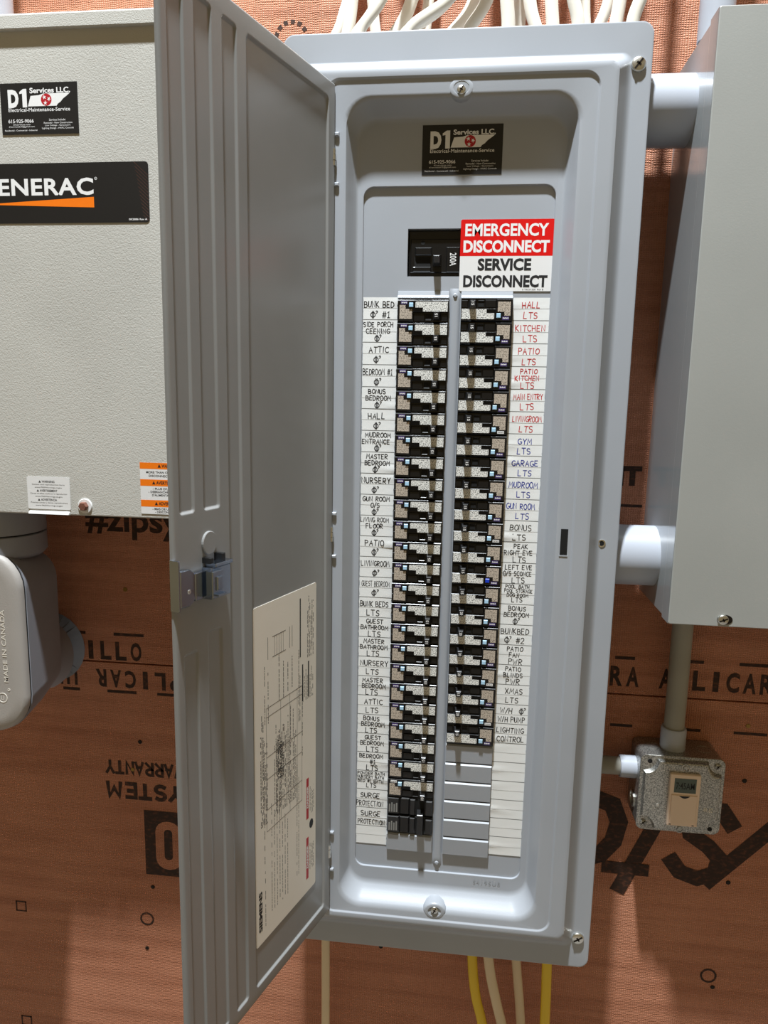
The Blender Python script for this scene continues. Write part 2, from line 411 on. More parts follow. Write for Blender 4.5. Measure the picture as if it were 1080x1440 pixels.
# ================================================================== breaker panel
CX = .0705
YF, YT, YL, YR, YP = -.105, -.128, -.126, -.104, -.101     # flange, trim, ledge, recess floor, dead front plate
panel = thing('breaker_panel', (CX, 0, .822), 'tall grey open electrical panel with two columns of black breakers', 'electrical panel')
MB().box(-.112, .253, -.0872, -.0002, .836, 1.916).build('enclosure', 'panel_grey', panel)
def ringpts(x0, x1, z0, z1, r, y, n=8): return [(u, y, v) for u, v in rr(x0, x1, z0, z1, r, n)]
def R_(y, xl, xr, zb, zt, r): return ringpts(xl, xr, zb, zt, max(r, .0012), y)
X0, X1, Z0, Z1 = -.127, .268, .822, 1.930
tX0, tX1, tZ0, tZ1 = -.0885, .2295, .8790, 1.8815          # flat top of raised trim
oX0, oX1, oZ0, oZ1 = -.0735, .2125, .8870, 1.8735          # door opening
rX0, rX1, rZ0, rZ1 = -.0520, .1945, .8985, 1.8545          # rim of the recess
fX0, fX1, fZ0, fZ1 = -.0415, .1835, .9185, 1.8385          # recess floor
pX0, pX1, pZ0, pZ1 = -.0352, .1762, .9375, 1.7710          # plate opening
def mixr(y, A, B, k, r): return R_(y, *[a+(b-a)*k for a, b in zip(A, B)], r)
cX = (-.1045, .2455, .8540, 1.8970)                           # foot of the cove on the flange
tT = (tX0, tX1, tZ0, tZ1)
rings = [R_(-.0945, X0, X1, Z0, Z1, .013), R_(YF+.0025, X0, X1, Z0, Z1, .013), R_(YF+.0007, X0+.0007, X1-.0007, Z0+.0007, Z1-.0007, .0125), R_(YF, X0+.0025, X1-.0025, Z0+.0025, Z1-.0025, .011),
 R_(YF, *[cX[0]-.003, cX[1]+.003, cX[2]-.003, cX[3]+.003], .012), R_(YF-.0006, *cX, .010)]
for k, dy in ((.18, .13), (.38, .34), (.6, .64), (.8, .87)): rings.append(mixr(YF-.0006+(YT+.0018-YF)*dy, cX, tT, k, .009))
rings += [R_(YT+.0009, tX0-.0016, tX1+.0016, tZ0-.0016, tZ1+.0016, .009), R_(YT+.0002, tX0+.0006, tX1-.0006, tZ0+.0006, tZ1-.0006, .008), R_(YT, tX0+.003, tX1-.003, tZ0+.003, tZ1-.003, .008),
 R_(YT, oX0-.0014, oX1+.0014, oZ0-.0014, oZ1+.0014, .016), R_(YT+.0004, oX0-.0004, oX1+.0004, oZ0-.0004, oZ1+.0004, .0155), R_(YL-.0005, oX0+.0003, oX1-.0003, oZ0+.0003, oZ1-.0003, .015), R_(YL, oX0+.0014, oX1-.0014, oZ0+.0014, oZ1-.0014, .014)]
rT = (rX0, rX1, rZ0, rZ1); fT = (fX0, fX1, fZ0, fZ1)
rings += [R_(YL, rX0-.004, rX1+.004, rZ0-.004, rZ1+.004, .030)]
for k, dy in ((0, .05), (.12, .15), (.3, .36), (.55, .66), (.78, .88), (.92, .97)): rings.append(mixr(YL+(YR-YL)*dy, rT, fT, k, .028-.006*k))
rings += [R_(YR, fX0+.001, fX1-.001, fZ0+.003, fZ1-.003, .020), R_(YR, pX0-.0006, pX1+.0006, pZ0-.0006, pZ1+.0006, .0125), R_(YR+.0005, pX0, pX1, pZ0, pZ1, .012), R_(YP+.0004, pX0+.0002, pX1-.0002, pZ0+.0002, pZ1-.0002, .012)]
MB().loft(rings).build('cover_trim', 'panel_grey', panel, smooth=40, recalc=True)
# dead front plate with its openings
Pp = MB()
RP = .0254; ZT0 = 1.650                                       # breaker pitch, top of row 0
LX0, LX1, BX0, BX1 = .0058, .0638, .0776, .1350
ZB = ZT0-27*RP
xs = sorted([pX0-.002, LX0, LX1, BX0, BX1, pX1+.002, .0154, .1256])
zs = sorted([pZ0-.002, ZB, ZT0+.0015, 1.6752, 1.7268, pZ1+.002])
def hole(x, z):
    if (LX0 < x < LX1 or BX0 < x < BX1) and ZB < z < ZT0+.0015: return True
    return .0154 < x < .1256 and 1.6752 < z < 1.7268
for a, b in zip(xs[:-1], xs[1:]):
    for c_, d_ in zip(zs[:-1], zs[1:]):
        if not hole((a+b)/2, (c_+d_)/2): Pp.add([(a, YP, c_), (b, YP, c_), (b, YP, d_), (a, YP, d_)], [(0, 1, 2, 3)])
for x0, x1, z0, z1 in ((LX0, LX1, ZB, ZT0+.0015), (BX0, BX1, ZB, ZT0+.0015), (.0154, .1256, 1.6752, 1.7268)):
    q = [(x0, z0), (x1, z0), (x1, z1), (x0, z1)]
    for i in range(4):
        (a, b), (c_, d_) = q[i], q[(i+1) % 4]
        Pp.add([(a, YP, b), (c_, YP, d_), (c_, YP+.012, d_), (a, YP+.012, b)], [(0, 1, 2, 3)])
Pp.build('dead_front', 'panel_grey', panel, recalc=False)
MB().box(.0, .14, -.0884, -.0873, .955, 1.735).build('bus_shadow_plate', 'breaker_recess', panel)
PF = wallF(YP)
# turned-out lips above each column and the ribbed rail between the columns
for x0, x1 in ((LX0, LX1), (BX0, BX1)):
    MB().prism(Fr((0, 0, 0), (0, -1, 0), (0, 0, 1)), [(-YP-.001, ZT0+.0095), (-YP+.0012, ZT0+.0088), (-YP+.0024, ZT0+.0042), (-YP+.0062, ZT0+.0014), (-YP+.0062, ZT0+.0006), (-YP-.001, ZT0+.0006)], -x1, -x0).build('opening_lip', 'panel_grey', panel)
r_ = MB(); rings_ = []
for z in (ZT0+.012, ZT0+.006, ZT0, ZB-.006, ZB-.012, ZB-.016):
    e = 0 if z in (ZT0+.012, ZB-.016) else 1
    rings_.append([(LX1+.0010+ (BX0-LX1-.002)*k/6, YP-.0002-e*.0022*math.sin(math.pi*k/6)**.3, z) for k in range(7)])
r_.loft(rings_, closed=False); rail = r_.build('centre_rail', 'panel_grey', panel, smooth=50)
for z in (ZT0+.004, ZB-.0135): MB().disc(PF, .0707, z, .0026, .001, .0036, .001, 10).build('rivet', 'panel_grey', rail)
# blank fillers
FF = wallF(-.1040)
def filler(x0, x1, i):
    z1 = ZT0-i*RP-.0012; z0 = z1-RP+.0016
    MB().loft([[(x0, YP+.004, z0), (x1, YP+.004, z0), (x1, YP+.004, z1), (x0, YP+.004, z1)],
               [(x0, -.1046, z0), (x1, -.1046, z0), (x1, -.1042, z1), (x0, -.1042, z1)],
               [(x0+.0003, -.1050, z0+.0004), (x1-.0003, -.1050, z0+.0004), (x1-.0003, -.1062, z1-.0018), (x0+.0003, -.1062, z1-.0018)]], True, True).build('filler_plate', 'panel_grey', panel)
for i in range(21, 27): filler(BX0, BX1, i)
filler(LX0, LX1, 26)
LFt = wallF(YL)
# lock slot, flange hole, screws
MB().cbox(LFt, .1994, .2074, 1.3652, 1.3956, -.0005, .0003).build('latch_slot', 'dark_gap', panel)
MB().cbox(LFt, .1986, .2080, 1.3640, 1.3653, -.0005, .0006).build('slot_edge', 'panel_grey', panel)
FlF = wallF(YF)
s_ = MB().ring(FlF, .2490, 1.3767, .0030, .0046, -.0005, .0006, 18).build('hole_rim', 'nickel_screw', panel)
MB().disc(FlF, .2490, 1.3767, .0031, -.001, .0003, 0, 14).build('flange_hole', 'dark_gap', panel)
def screw(F, u, v, r, parent, rot, proud=.0038, m1='nickel_screw', slot='dark_nail'):
    b = MB(); n = 18
    prof = [(r, 0), (r, proud*.45), (r*.9, proud*.75), (r*.65, proud*.95), (.0001, proud)]
    b.loft([[F(u+a*math.cos(2*math.pi*i/n), v+a*math.sin(2*math.pi*i/n), h) for i in range(n)] for a, h in prof], True, True)
    o = b.build('screw', m1, parent, smooth=50)
    if slot:
        c_, s2 = math.cos(rot), math.sin(rot); w = r*.13; L = r*.8
        MB().prism(F, [(u+x*c_-y*s2, v+x*s2+y*c_) for x, y in ((-L, -w), (L, -w), (L, w), (-L, w))], proud*.7, proud+.00025).build('screw_slot', slot, o)
        MB().prism(F, [(u+x*c_-y*s2, v+x*s2+y*c_) for y, x in ((-L*.45, -w), (L*.45, -w), (L*.45, w), (-L*.45, w))], proud*.7, proud+.00025).build('screw_slot', slot, o)
    return o
screw(FlF, .2535, 1.8874, .0076, panel, .9)
screw(FlF, .2525, .8653, .0076, panel, .6)
for z, s in ((1.8600, 1), (.9005, -1)):
    b = MB(); nb = 16
    b.loft([[(CX+rr2*1.25*math.cos(2*math.pi*i/nb), y, z+s*.002+rr2*math.sin(2*math.pi*i/nb)) for i in range(nb)] for rr2, y in ((.0125, YR), (.0122, YL+.004), (.0110, YL+.0006), (.0095, YL-.0003), (.0068, YL-.0003), (.0060, YL+.001), (.0002, YL+.0012))], False, True)
    bs = b.build('screw_boss', 'panel_grey', panel, smooth=50)
    screw(wallF(YL+.001), CX, z, .0048, panel, 1.1, .0028)
t = MB(); text(t, wallF(YR), 'S4195U8', .118, .152, .9265, .9325, h=.0004, space=1.3); t.build('stamped_number', 'panel_grey', panel, recalc=False)
# hinges and the small stops next to them
for z in (1.7945, 1.3795, .972):
    b = MB()
    for k, (a, c_) in enumerate(((-.0085, -.0035), (-.003, .0025), (.003, .0085))):
        b.tube([(-.0652, YL-.0035, z+a), (-.0652, YL-.0035, z+c_)], .0031 if k != 1 else .0034, 10)
    b.build('hinge', 'nickel_screw', panel, smooth=50)
    for dz in (.024, -.027):
        MB().cbox(LFt, -.0640, -.0590, z+dz-.002, z+dz+.002, -.0005, .003, .001).build('door_stop', 'panel_grey', panel)

# ------------------------------------------------------------------ the open door
ANG = math.radians(19.0)
HX, HY = -.0668, -.1262
dr = Vector((-math.sin(ANG), -math.cos(ANG), 0)); dn = Vector((math.cos(ANG), -math.sin(ANG), 0))
def DP(s, z, h=0): return Vector((HX, HY, z)) + dr*s + dn*h
DW, DZ0, DZ1 = .2680, .8885, 1.8690
pockets = [(.0145, .160, .9035, 1.8515, .0022, .007), (.1725, .1935, .9035, 1.8515, .0020, .005),
           (.2060, .2290, 1.4375, 1.8515, .0020, .004), (.2400, .2600, 1.4375, 1.8515, .0020, .004),
           (.2060, .2270, .9035, 1.3270, .0016, .004), (.2395, .2590, .9035, 1.3150, .0016, .004)]
def dh(s, z):
    h = 0
    for a, b, c_, d_, dep, r in pockets:
        qx = abs(s-(a+b)/2)-(b-a)/2+r; qz = abs(z-(c_+d_)/2)-(d_-c_)/2+r
        sd = math.hypot(max(qx, 0), max(qz, 0))+min(max(qx, qz), 0)-r
        k = min(1, max(0, -sd/.0026)); k = k*k*(3-2*k); h = max(h, dep*k)
    e = min(s, DW-s, z-DZ0, DZ1-z)                            # rolled outer edge
    if e < .003: h += .0022*(1-e/.003)**2
    return -h
ls, lz = {0, DW}, {DZ0, DZ1}
for o_ in (.0006, .0014, .003): ls |= {o_, DW-o_}; lz |= {DZ0+o_, DZ1-o_}
for a, b, c_, d_, dep, r in pockets:
    for o_ in (-.0008, 0, .0006, .0013, .002, .0027, .0034, .006): ls |= {a+o_, b-o_}; lz |= {c_+o_, d_-o_}
for k in range(1, 12): lz.add(DZ0+(DZ1-DZ0)*k/12)
ls = sorted(ls); lz = sorted(lz)
b = MB(); n = len(ls); nz = len(lz); TH = .0042
vs = [DP(s, z, TH+dh(s, z)) for z in lz for s in ls]
fs = [(j*n+i, j*n+i+1, (j+1)*n+i+1, (j+1)*n+i) for j in range(nz-1) for i in range(n-1)]
o_ = len(vs); vs += [DP(0, DZ0, 0), DP(DW, DZ0, 0), DP(DW, DZ1, 0), DP(0, DZ1, 0)]
fs += [(o_, o_+1, o_+2, o_+3)]
fs += [tuple([o_, o_+1]+[i for i in range(n-1, -1, -1)]), tuple([o_+3, o_+2]+[(nz-1)*n+i for i in range(n-1, -1, -1)]),
       tuple([o_, o_+3]+[j*n for j in range(nz-1, -1, -1)]), tuple([o_+1, o_+2]+[j*n+n-1 for j in range(nz-1, -1, -1)])]
b.add(vs, fs); door = b.build('door', 'door_grey_shaded', panel, smooth=60)
DF = Fr(DP(0, 0, TH), -dr, (0, 0, 1))                           # u = -s
def dbox(name, m_, s0, s1, z0, z1, h0, h1, c=.0008, par=None): return MB().cbox(DF, -s1, -s0, z0, z1, h0, h1, c).build(name, m_, par or door)
b = MB(); b.disc(DF, -.2235, 1.4085, .0105, -.001, .0022, .0005, 28, ru=.0095); b.build('knockout_disc', 'door_grey_shaded', door)
# latch: sprung slide block, plate and round finger pull
dbox('latch_body', 'zinc', .2065, .2330, 1.3595, 1.3880, 0, .0110, .0008)
dbox('latch_cap', 'zinc', .2050, .2290, 1.3882, 1.3915, .0005, .0125, .0006)
dbox('latch_clip', 'breaker_recess', .2275, .2325, 1.3915, 1.3965, .0, .0090, .0005)
dbox('latch_clip', 'breaker_recess', .2110, .2160, 1.3915, 1.3980, .0, .0090, .0005)
dbox('latch_slide', 'zinc', .2225, .2370, 1.3620, 1.3860, .008, .0150, .0008)
dbox('latch_roller', 'zinc', .2245, .2325, 1.3685, 1.3810, .0145, .0168, .0010)
dbox('latch_foot', 'zinc', .2225, .2340, 1.3640, 1.3655, .012, .0190, .0003)
dbox('latch_arm', 'zinc', .2325, .2480, 1.3615, 1.3860, .001, .0055, .0006)
b = MB(); b.prism(DF, [(-.2665, 1.3590)]+[(-.2570+.0125*math.cos(math.radians(a)), 1.3745+.0168*math.sin(math.radians(a))) for a in range(-80, 91, 17)]+[(-.2665, 1.3915)], .001, .0048, .0012)
b.build('finger_pull', 'zinc', door, smooth=40)
dbox('edge_catch', 'zinc', .2665, .2690, 1.3565, 1.4005, -.004, .0052, .0006)
b = MB(); b.disc(DF, -.2555, 1.3715, .0021, .0045, .0056, .0005, 10); b.build('latch_rivet', 'nickel_screw', door)

# ------------------------------------------------------------------ directory sheet inside the door
sh = thing('directory_sheet', DP(.096, .950, .003), 'cream printed wiring directory sheet stuck inside the open door', 'sheet')
b = MB(); SF = Fr(DP(0, 0, TH-.0021), -dr, (0, 0, 1))
b.rrect(SF, -.1565, -.0345, .9490, 1.3290, .003, 0, .0004); b.build('sheet', 'sheet_cream', sh)
t = MB(); rnd = random.Random(3); SV = Fr(SF.o, (0, 0, 1), dr)   # text runs upward: u = z, v = s
def lines(s0, s1, z0, z1, pitch, w, mb=t, fill=.85):
    s = s0
    while s < s1:
        z = z0; end = z0+(z1-z0)*rnd.uniform(.6, 1)
        while z < end:
            L = rnd.uniform(.0012, .006); L = min(L, end-z)
            if rnd.random() < fill: mb.cbox(SF, -s-w, -s, z, z+L, .0003, .00045)
            z += L+rnd.uniform(.0006, .0014)
        s += pitch
text(t, SV, 'SIEMENS', .9640, 1.0120, .1450, .1512, h=.00046, bold=.05)
lines(.1385, .1400, .965, 1.06, .003, .0007); lines(.139, .142, 1.04, 1.20, .0032, .0008)
lines(.0950, .1270, .975, 1.130, .0052, .0007); lines(.0720, .0790, .985, 1.150, .0035, .0006)
lines(.1340, .1460, 1.085, 1.215, .0022, .0010); lines(.0780, .1220, 1.085, 1.205, .0026, .0009)
lines(.1030, .1150, 1.125, 1.190, .0024, .0012)
lines(.0410, .0540, 1.245, 1.320, .0024, .0009); lines(.0640, .0655, 1.130, 1.21, .002, .0007)
lines(.0690, .0720, 1.175, 1.262, .0026, .0009); lines(.0415, .0640, 1.195, 1.236, .0030, .0008)
lines(.1310, .1420, 1.195, 1.285, .0062, .0008); lines(.0850, .1180, 1.215, 1.270, .0085, .0010)
for s0, s1, z0, z1 in ((.0678, .0700, 1.250, 1.318), (.0628, .0650, 1.196, 1.240), (.0500, .0525, 1.197, 1.240)): t.cbox(SF, -s1, -s0, z0, z1, .0003, .00045)
for z in (1.075, 1.100, 1.135, 1.160, 1.205, 1.215): t.cbox(SF, -.1350, -.0650, z, z+.0005, .0003, .00045)
for s in (.0650, .0750, .0900, .1080, .1350): t.cbox(SF, -s-.0004, -s, 1.075 if s > .07 else 1.205-.13, 1.215, .0003, .00045)
for k in range(5): t.cbox(SF, -.119+k*.004, -.1186+k*.004, 1.268, 1.290, .0003, .00045)
for z in (1.268, 1.290): t.cbox(SF, -.123, -.098, z, z+.0006, .0003, .00045)
for s in (.085, .090, .131): t.cbox(SF, -s-.0006, -s, 1.268, 1.292, .0003, .00045)
t.disc(SF, -.0445, 1.0340, .006, .0003, .00045, 0, 9, ru=.0045)
lines(.0390, .0470, .975, 1.018, .0026, .0007); lines(.0390, .0470, 1.048, 1.090, .0026, .0007)
t.build('fine_print', 'ink_black', sh)
for z0, z1 in ((.966, 1.020), (1.044, 1.096)):
    MB().cbox(SF, -.0555, -.0505, z0, z1, .0003, .00045).build('danger_bar', 'danger_red', sh)
    t = MB(); text(t, SV, 'DANGER', z0+.014, z1-.010, .0515, .0545, h=.0005, bold=.05); t.build('danger_lettering', 'print_white', sh, recalc=False)

# ------------------------------------------------------------------ D1 business card stickers
def card(F, w, h, label):
    o = F(w/2, 0, 0); th = thing('business_card_sticker', o, label, 'sticker')
    MB().cbox(F, 0, w, 0, h, 0, .0003).build('card', 'sticker_black', th)
    def u(x): return (x-40)/935*w
    def v(y): return (675-y)/575*h
    t = MB()
    text(t, F, 'D', u(132), u(262), v(375), v(172), h=.00036, bold=.06)
    t.prism(F, [(u(x), v(y)) for x, y in ((308, 372), (362, 372), (362, 166), (322, 166), (275, 198), (275, 222), (308, 216))], .0002, .00036)
    text(t, F, 'Services LLC.', u(400), u(890), v(218), v(156), h=.00036, bold=.03)
    text(t, F, 'Electrical-Maintenance-Service', u(132), u(880), v(420), v(378), h=.00037, bold=.012, space=1.05)
    text(t, F, '615-925-9066', u(122), u(432), v(545), v(504), h=.00036, bold=.012)
    text(t, F, 'd1services.com', u(180), u(390), v(572), v(555), h=.00036)
    text(t, F, 'd1services615@gmail.com', u(125), u(440), v(600), v(578), h=.00036)
    text(t, F, 'Residential - Commercial - Industrial', u(75), u(470), v(638), v(620), h=.00036)
    text(t, F, 'Services Include:', u(620), u(820), v(528), v(505), h=.00036)
    text(t, F, 'Remodel - New Construction', u(555), u(900), v(560), v(540), h=.00036)
    text(t, F, 'Low Voltage - Generators', u(570), u(875), v(592), v(570), h=.00036)
    text(t, F, 'Lighting Design - HVAC Controls', u(530), u(915), v(625), v(600), h=.00036)
    t.build('lettering', 'print_white', th, recalc=False)
    MB().prism(F, [(u(x), v(y)) for x, y in ((372, 362), (720, 362), (735, 340), (770, 318), (800, 285), (850, 250), (885, 222), (560, 224), (510, 240), (410, 246))], .0002, .00035).build('state_outline', 'print_white', th)
    MB().disc(F, u(598), v(292), h*.118, .0002, .00040, 0, 24).build('emblem', 'danger_red', th)
    t = MB()
    for sx, sy, a in ((575, 265, 10), (630, 285, 40), (585, 328, 0)):
        t.prism(F, [(u(sx)+h*(.048 if k % 2 == 0 else .019)*math.cos(math.radians(90+a+36*k)), v(sy)+h*(.048 if k % 2 == 0 else .019)*math.sin(math.radians(90+a+36*k))) for k in range(10)], .0003, .00045)
    t.build('stars', 'print_white', th)
    return th
card(Fr((.0294, YR-.0001, 1.7822)), .0872, .0514, 'black electrician business card sticker inside the top of the breaker panel')

# ------------------------------------------------------------------ main breaker and disconnect sticker
mb_ = thing('main_breaker', (.0705, -.09, 1.676), 'black main breaker marked 200A above the two breaker columns', 'breaker')
MF = wallF(-.0945)
MB().cbox(MF, .0160, .1250, 1.6757, 1.7262, -.004, .0, .001).build('body', 'breaker_black', mb_)
MB().cbox(MF, .0185, .1225, 1.6800, 1.7165, 0, .0022, .0008).build('face_block', 'breaker_black', mb_)
MB().cbox(MF, .0238, .0425, 1.6985, 1.7072, .0020, .0052, .0012).build('raised_bar', 'breaker_black', mb_)
MB().cbox(MF, .0232, .0412, 1.6862, 1.6972, .0018, .0024).build('window', 'dark_gap', mb_)
MB().cbox(MF, .0215, .0420, 1.6805, 1.6862, .0020, .0045, .0010).build('raised_bar', 'breaker_black', mb_)
MB().disc(MF, .0322, 1.7125, .0024, .0015, .0024, 0, 14).build('test_hole', 'dark_gap', mb_)
hd = MB(); hd.loft([[(.0440, -.0955, 1.6870), (.0535, -.0955, 1.6870), (.0535, -.0955, 1.7000), (.0440, -.0955, 1.7000)], [(.0456, -.1120, 1.6880), (.0520, -.1120, 1.6880), (.0520, -.1120, 1.6960), (.0456, -.1120, 1.6960)], [(.0462, -.1128, 1.6888), (.0514, -.1128, 1.6888), (.0514, -.1128, 1.6952), (.0462, -.1128, 1.6952)]], True, True)
hd.build('handle', 'handle_black', mb_)
MB().cbox(MF, .0590, .0740, 1.6800, 1.7075, .0018, .0045, .0008).build('rating_plate', 'breaker_black', mb_)
t = MB(); text(t, Fr((0, -.0990, 0), (0, 0, -1), (1, 0, 0)), '200A', -1.7010, -1.6870, .0632, .0704, h=.0002, bold=.008); t.build('lettering', 'print_white', mb_, recalc=False)
em = thing('disconnect_sticker', (.1259, -.102, 1.6595), 'red and white EMERGENCY DISCONNECT SERVICE DISCONNECT sticker beside the main breaker', 'sticker')
EF = wallF(-.1014)
MB().rrect(EF, .0745, .1770, 1.6592, 1.7360, .002, 0, .0003).build('sheet', 'sticker_white', em)
MB().prism(EF, [(.0745, 1.6970), (.1770, 1.6970)]+rr(.0745, .1770, 1.6970, 1.7360, .002)[6:18], .0001, .00034).build('red_field', 'sticker_red', em)
t = MB(); text(t, EF, 'EMERGENCY', .0795, .1708, 1.7180, 1.7315, h=.00039, bold=.028); t.build('lettering', 'print_white', em, recalc=False)
t = MB(); text(t, EF, 'DISCONNECT', .0780, .1725, 1.7005, 1.7138, h=.00039, bold=.04)
t.build('lettering', 'print_white', em, recalc=False)
t = MB(); text(t, EF, 'SERVICE', .0945, .1535, 1.6812, 1.6945, h=.00039, bold=.04); t.build('lettering', 'ink_black', em, recalc=False)
t = MB(); text(t, EF, 'DISCONNECT', .0790, .1720, 1.6632, 1.6765, h=.00039, bold=.04)
text(t, EF, 'E TSC0152E  Rev B', .1450, .1680, 1.6602, 1.6618, h=.00039)
t.build('lettering', 'ink_black', em, recalc=False)

# ------------------------------------------------------------------ circuit breakers
TXL = {0: 'BUNK BED|@ #1', 1: 'SIDE PORCH|CEENING|@', 2: 'ATTIC|@', 3: 'BEDROOM #1|@', 4: 'BONUS|BEDROOM|@', 5: 'HALL|@', 6: 'MUDROOM|ENTRANCE|@', 7: 'MASTER|BEDROOM|@', 8: 'NURSERY|@', 9: 'GUN ROOM|O/S|@', 10: 'LIVING ROOM|FLOOR|@', 11: 'PATIO|@', 12: 'LIVINGROOM|@', 13: 'GUEST BEDROOM|@', 14: 'BUNK BEDS|LTS', 15: 'GUEST|BATHROOM|LTS', 16: 'MASTER|BATHROOM|LTS', 17: 'NURSERY|LTS', 18: 'MASTER|BEDROOM|LTS', 19: 'ATTIC|LTS', 20: 'BONUS|BEDROOM|LTS', 21: 'GUEST|BEDROOM|LTS', 22: 'BEDROOM|#1|LTS', 23: 'POWDER BATH|NURSERY BATH|BED #1 BATH|LTS', 24: 'SURGE|PROTECTION', 25: 'SURGE|PROTECTION', 26: ''}
TXR = {0: 'HALL|LTS', 1: 'KITCHEN|LTS', 2: 'PATIO|LTS', 3: 'PATIO|KITCHEN|LTS', 4: 'MAIN ENTRY|LTS', 5: 'LIVINGROOM|LTS', 6: 'GYM|LTS', 7: 'GARAGE|LTS', 8: 'MUDROOM|LTS', 9: 'GUN ROOM|LTS', 10: 'BONUS|LTS', 11: 'PEAK|RIGHT EVE|LTS', 12: 'LEFT EVE|O/S SCONCE|LTS', 13: 'POOL BATH|POOL STORAGE|DOG ROOM|LTS', 14: 'BONUS|BEDROOM|@', 15: 'BUNKBED|@ #2', 16: 'PATIO|FAN|PWR', 17: 'PATIO|BLINDS|PWR', 18: 'XMAS|LTS', 19: 'W/H  @|W/H PUMP', 20: 'LIGHTING|CONTROL'}
for i in range(21, 27): TXR[i] = ''
def say(s):
    return ' '.join(s.replace('@', '').replace('|', ' ').split())
BF = Fr((0, 0, 0))                                            # local breaker frame, mm below
ORG['__b'] = Vector((0, 0, 0))
class _Z: name = '__b'
mm = .001
def lmesh(mb, name, m_, smooth=None):
    o = mb.build(name, m_, None, smooth, origin=(0, 0, 0)); me = o.data; D.objects.remove(o); return me
def B(u0, u1, v0, v1, h0, h1, c=0): return MB().cbox(BF, u0*mm, u1*mm, v0*mm, v1*mm, h0*mm, h1*mm, c*mm)
# h = 0 is the front face of the breaker
me_body = MB()
me_body.prism(Fr((0, 0, 0), (0, -1, 0), (0, 0, 1)), [(-16*mm, -12.6*mm), (-2.6*mm, -12.6*mm), (-2.6*mm, -2.4*mm), (-1.2*mm, -1.9*mm), (-.2*mm, -1.9*mm), (0, -1.7*mm), (0, 10.3*mm), (-.35*mm, 11.0*mm), (-1.1*mm, 11.7*mm), (-16*mm, 11.9*mm)], -28.6*mm, 10.6*mm)
me_body.cbox(BF, -28.6*mm, -10.8*mm, -12.2*mm, -1.5*mm, -3*mm, 0, .4*mm)
me_body.prism(Fr((0, 0, 0), (0, -1, 0), (0, 0, 1)), [(-16*mm, -12.6*mm), (-2.6*mm, -12.6*mm), (-2.6*mm, -2.4*mm), (0, -1.7*mm), (0, 10.3*mm), (-.35*mm, 11.0*mm), (-1.1*mm, 11.7*mm), (-16*mm, 11.9*mm)], -10.6*mm, 28.6*mm)
bm_body = lmesh(me_body, 'body', 'breaker_black')
bm_tan = lmesh(MB().prism(BF, [(x*mm, y*mm) for x, y in ((-26.3, -9.6), (-12.2, -9.6), (-12.2, 1.2), (-19.6, 1.2), (-19.6, 5.6), (-26.3, 5.6))], 0, .12*mm), 'warning_label', 'breaker_label_tan')
bm_wht = lmesh(MB().prism(BF, [(x*mm, y*mm) for x, y in ((-8.4, 2.9), (.2, 2.9), (.2, -1.5), (28.0, -1.5), (28.0, 9.4), (-8.4, 9.4))], 0, .12*mm), 'rating_label', 'breaker_label_white')
bm_prp = lmesh(B(-25.0, -17.4, 6.5, 10.2, 0, .12), 'brand_tag', 'tag_purple')
bm_wtg = lmesh(B(-25.0, -17.4, 6.8, 9.8, 0, .12), 'brand_tag', 'print_white')
t = MB()
for k in range(5): t.cbox(BF, (-24.2+k*1.3)*mm, (-23.3+k*1.3)*mm, (7.4+.3*(k % 2))*mm, 8.9*mm, .1*mm, .2*mm)
bm_tpr = lmesh(t, 'tag_print', 'print_white'); bm_tpd = lmesh(t, 'tag_print', 'ink_grey')
bm_btn = lmesh(B(-15.6, -10.9, 3.2, 8.0, -.2, 1.4, .4), 'test_button', 'button_pale_blue'); bm_bbl = lmesh(B(-15.6, -10.9, 3.2, 8.0, -.2, 1.4, .4), 'test_button', 'button_blue')
bm_frm = lmesh(MB().cbox(BF, -10.2*mm, 2.0*mm, -11.8*mm, -3.6*mm, -3*mm, -1.2*mm, .5*mm), 'lower_step', 'breaker_black')
bm_win = lmesh(MB().cbox(BF, 3.2*mm, 9.8*mm, -10.2*mm, -3.8*mm, -3*mm, -1.9*mm, .3*mm), 'indicator_window', 'dark_gap')
bm_wed = lmesh(MB().cbox(BF, 3.2*mm, 9.8*mm, -11.3*mm, -10.3*mm, -3*mm, -1.2*mm, .3*mm), 'window_edge', 'handle_black')
h_ = MB(); h_.loft([[BF(x*mm, y*mm, -2.7*mm) for x, y in ((11.2, -11.2), (20.6, -11.2), (20.6, -2.2), (11.2, -2.2))], [BF(x*mm, y*mm, 2.0*mm) for x, y in ((12.6, -10.8), (19.0, -10.8), (19.0, -1.8), (12.6, -1.8))],
    [BF(x*mm, y*mm, 9.2*mm) for x, y in ((13.0, -10.0), (18.6, -10.0), (18.6, -2.6), (13.0, -2.6))], [BF(x*mm, y*mm, 9.9*mm) for x, y in ((13.5, -9.5), (18.1, -9.5), (18.1, -3.1), (13.5, -3.1))]], True, True)
bm_hnd = lmesh(h_, 'handle', 'handle_black')
bm_end = lmesh(MB().cbox(BF, 21.4*mm, 28.2*mm, -11.2*mm, -4.2*mm, -3*mm, -1.4*mm, .4*mm), 'end_step', 'breaker_black')
HN = {}
for s in ('15', '20'):
    t = MB(); text(t, Fr((0, -.0102, 0), (0, 0, 1), (-1, 0, 0)), s, -8.2*mm, -4.4*mm, -17.4*mm, -14.2*mm, h=0, bold=.02)
    HN[s] = lmesh(t, 'handle_number', 'print_white')
def put(me, parent, name=None):
    o = D.objects.new(name or me.name.split('.')[0], me); COL.objects.link(o); o.parent = parent; return o
YB = -.1085
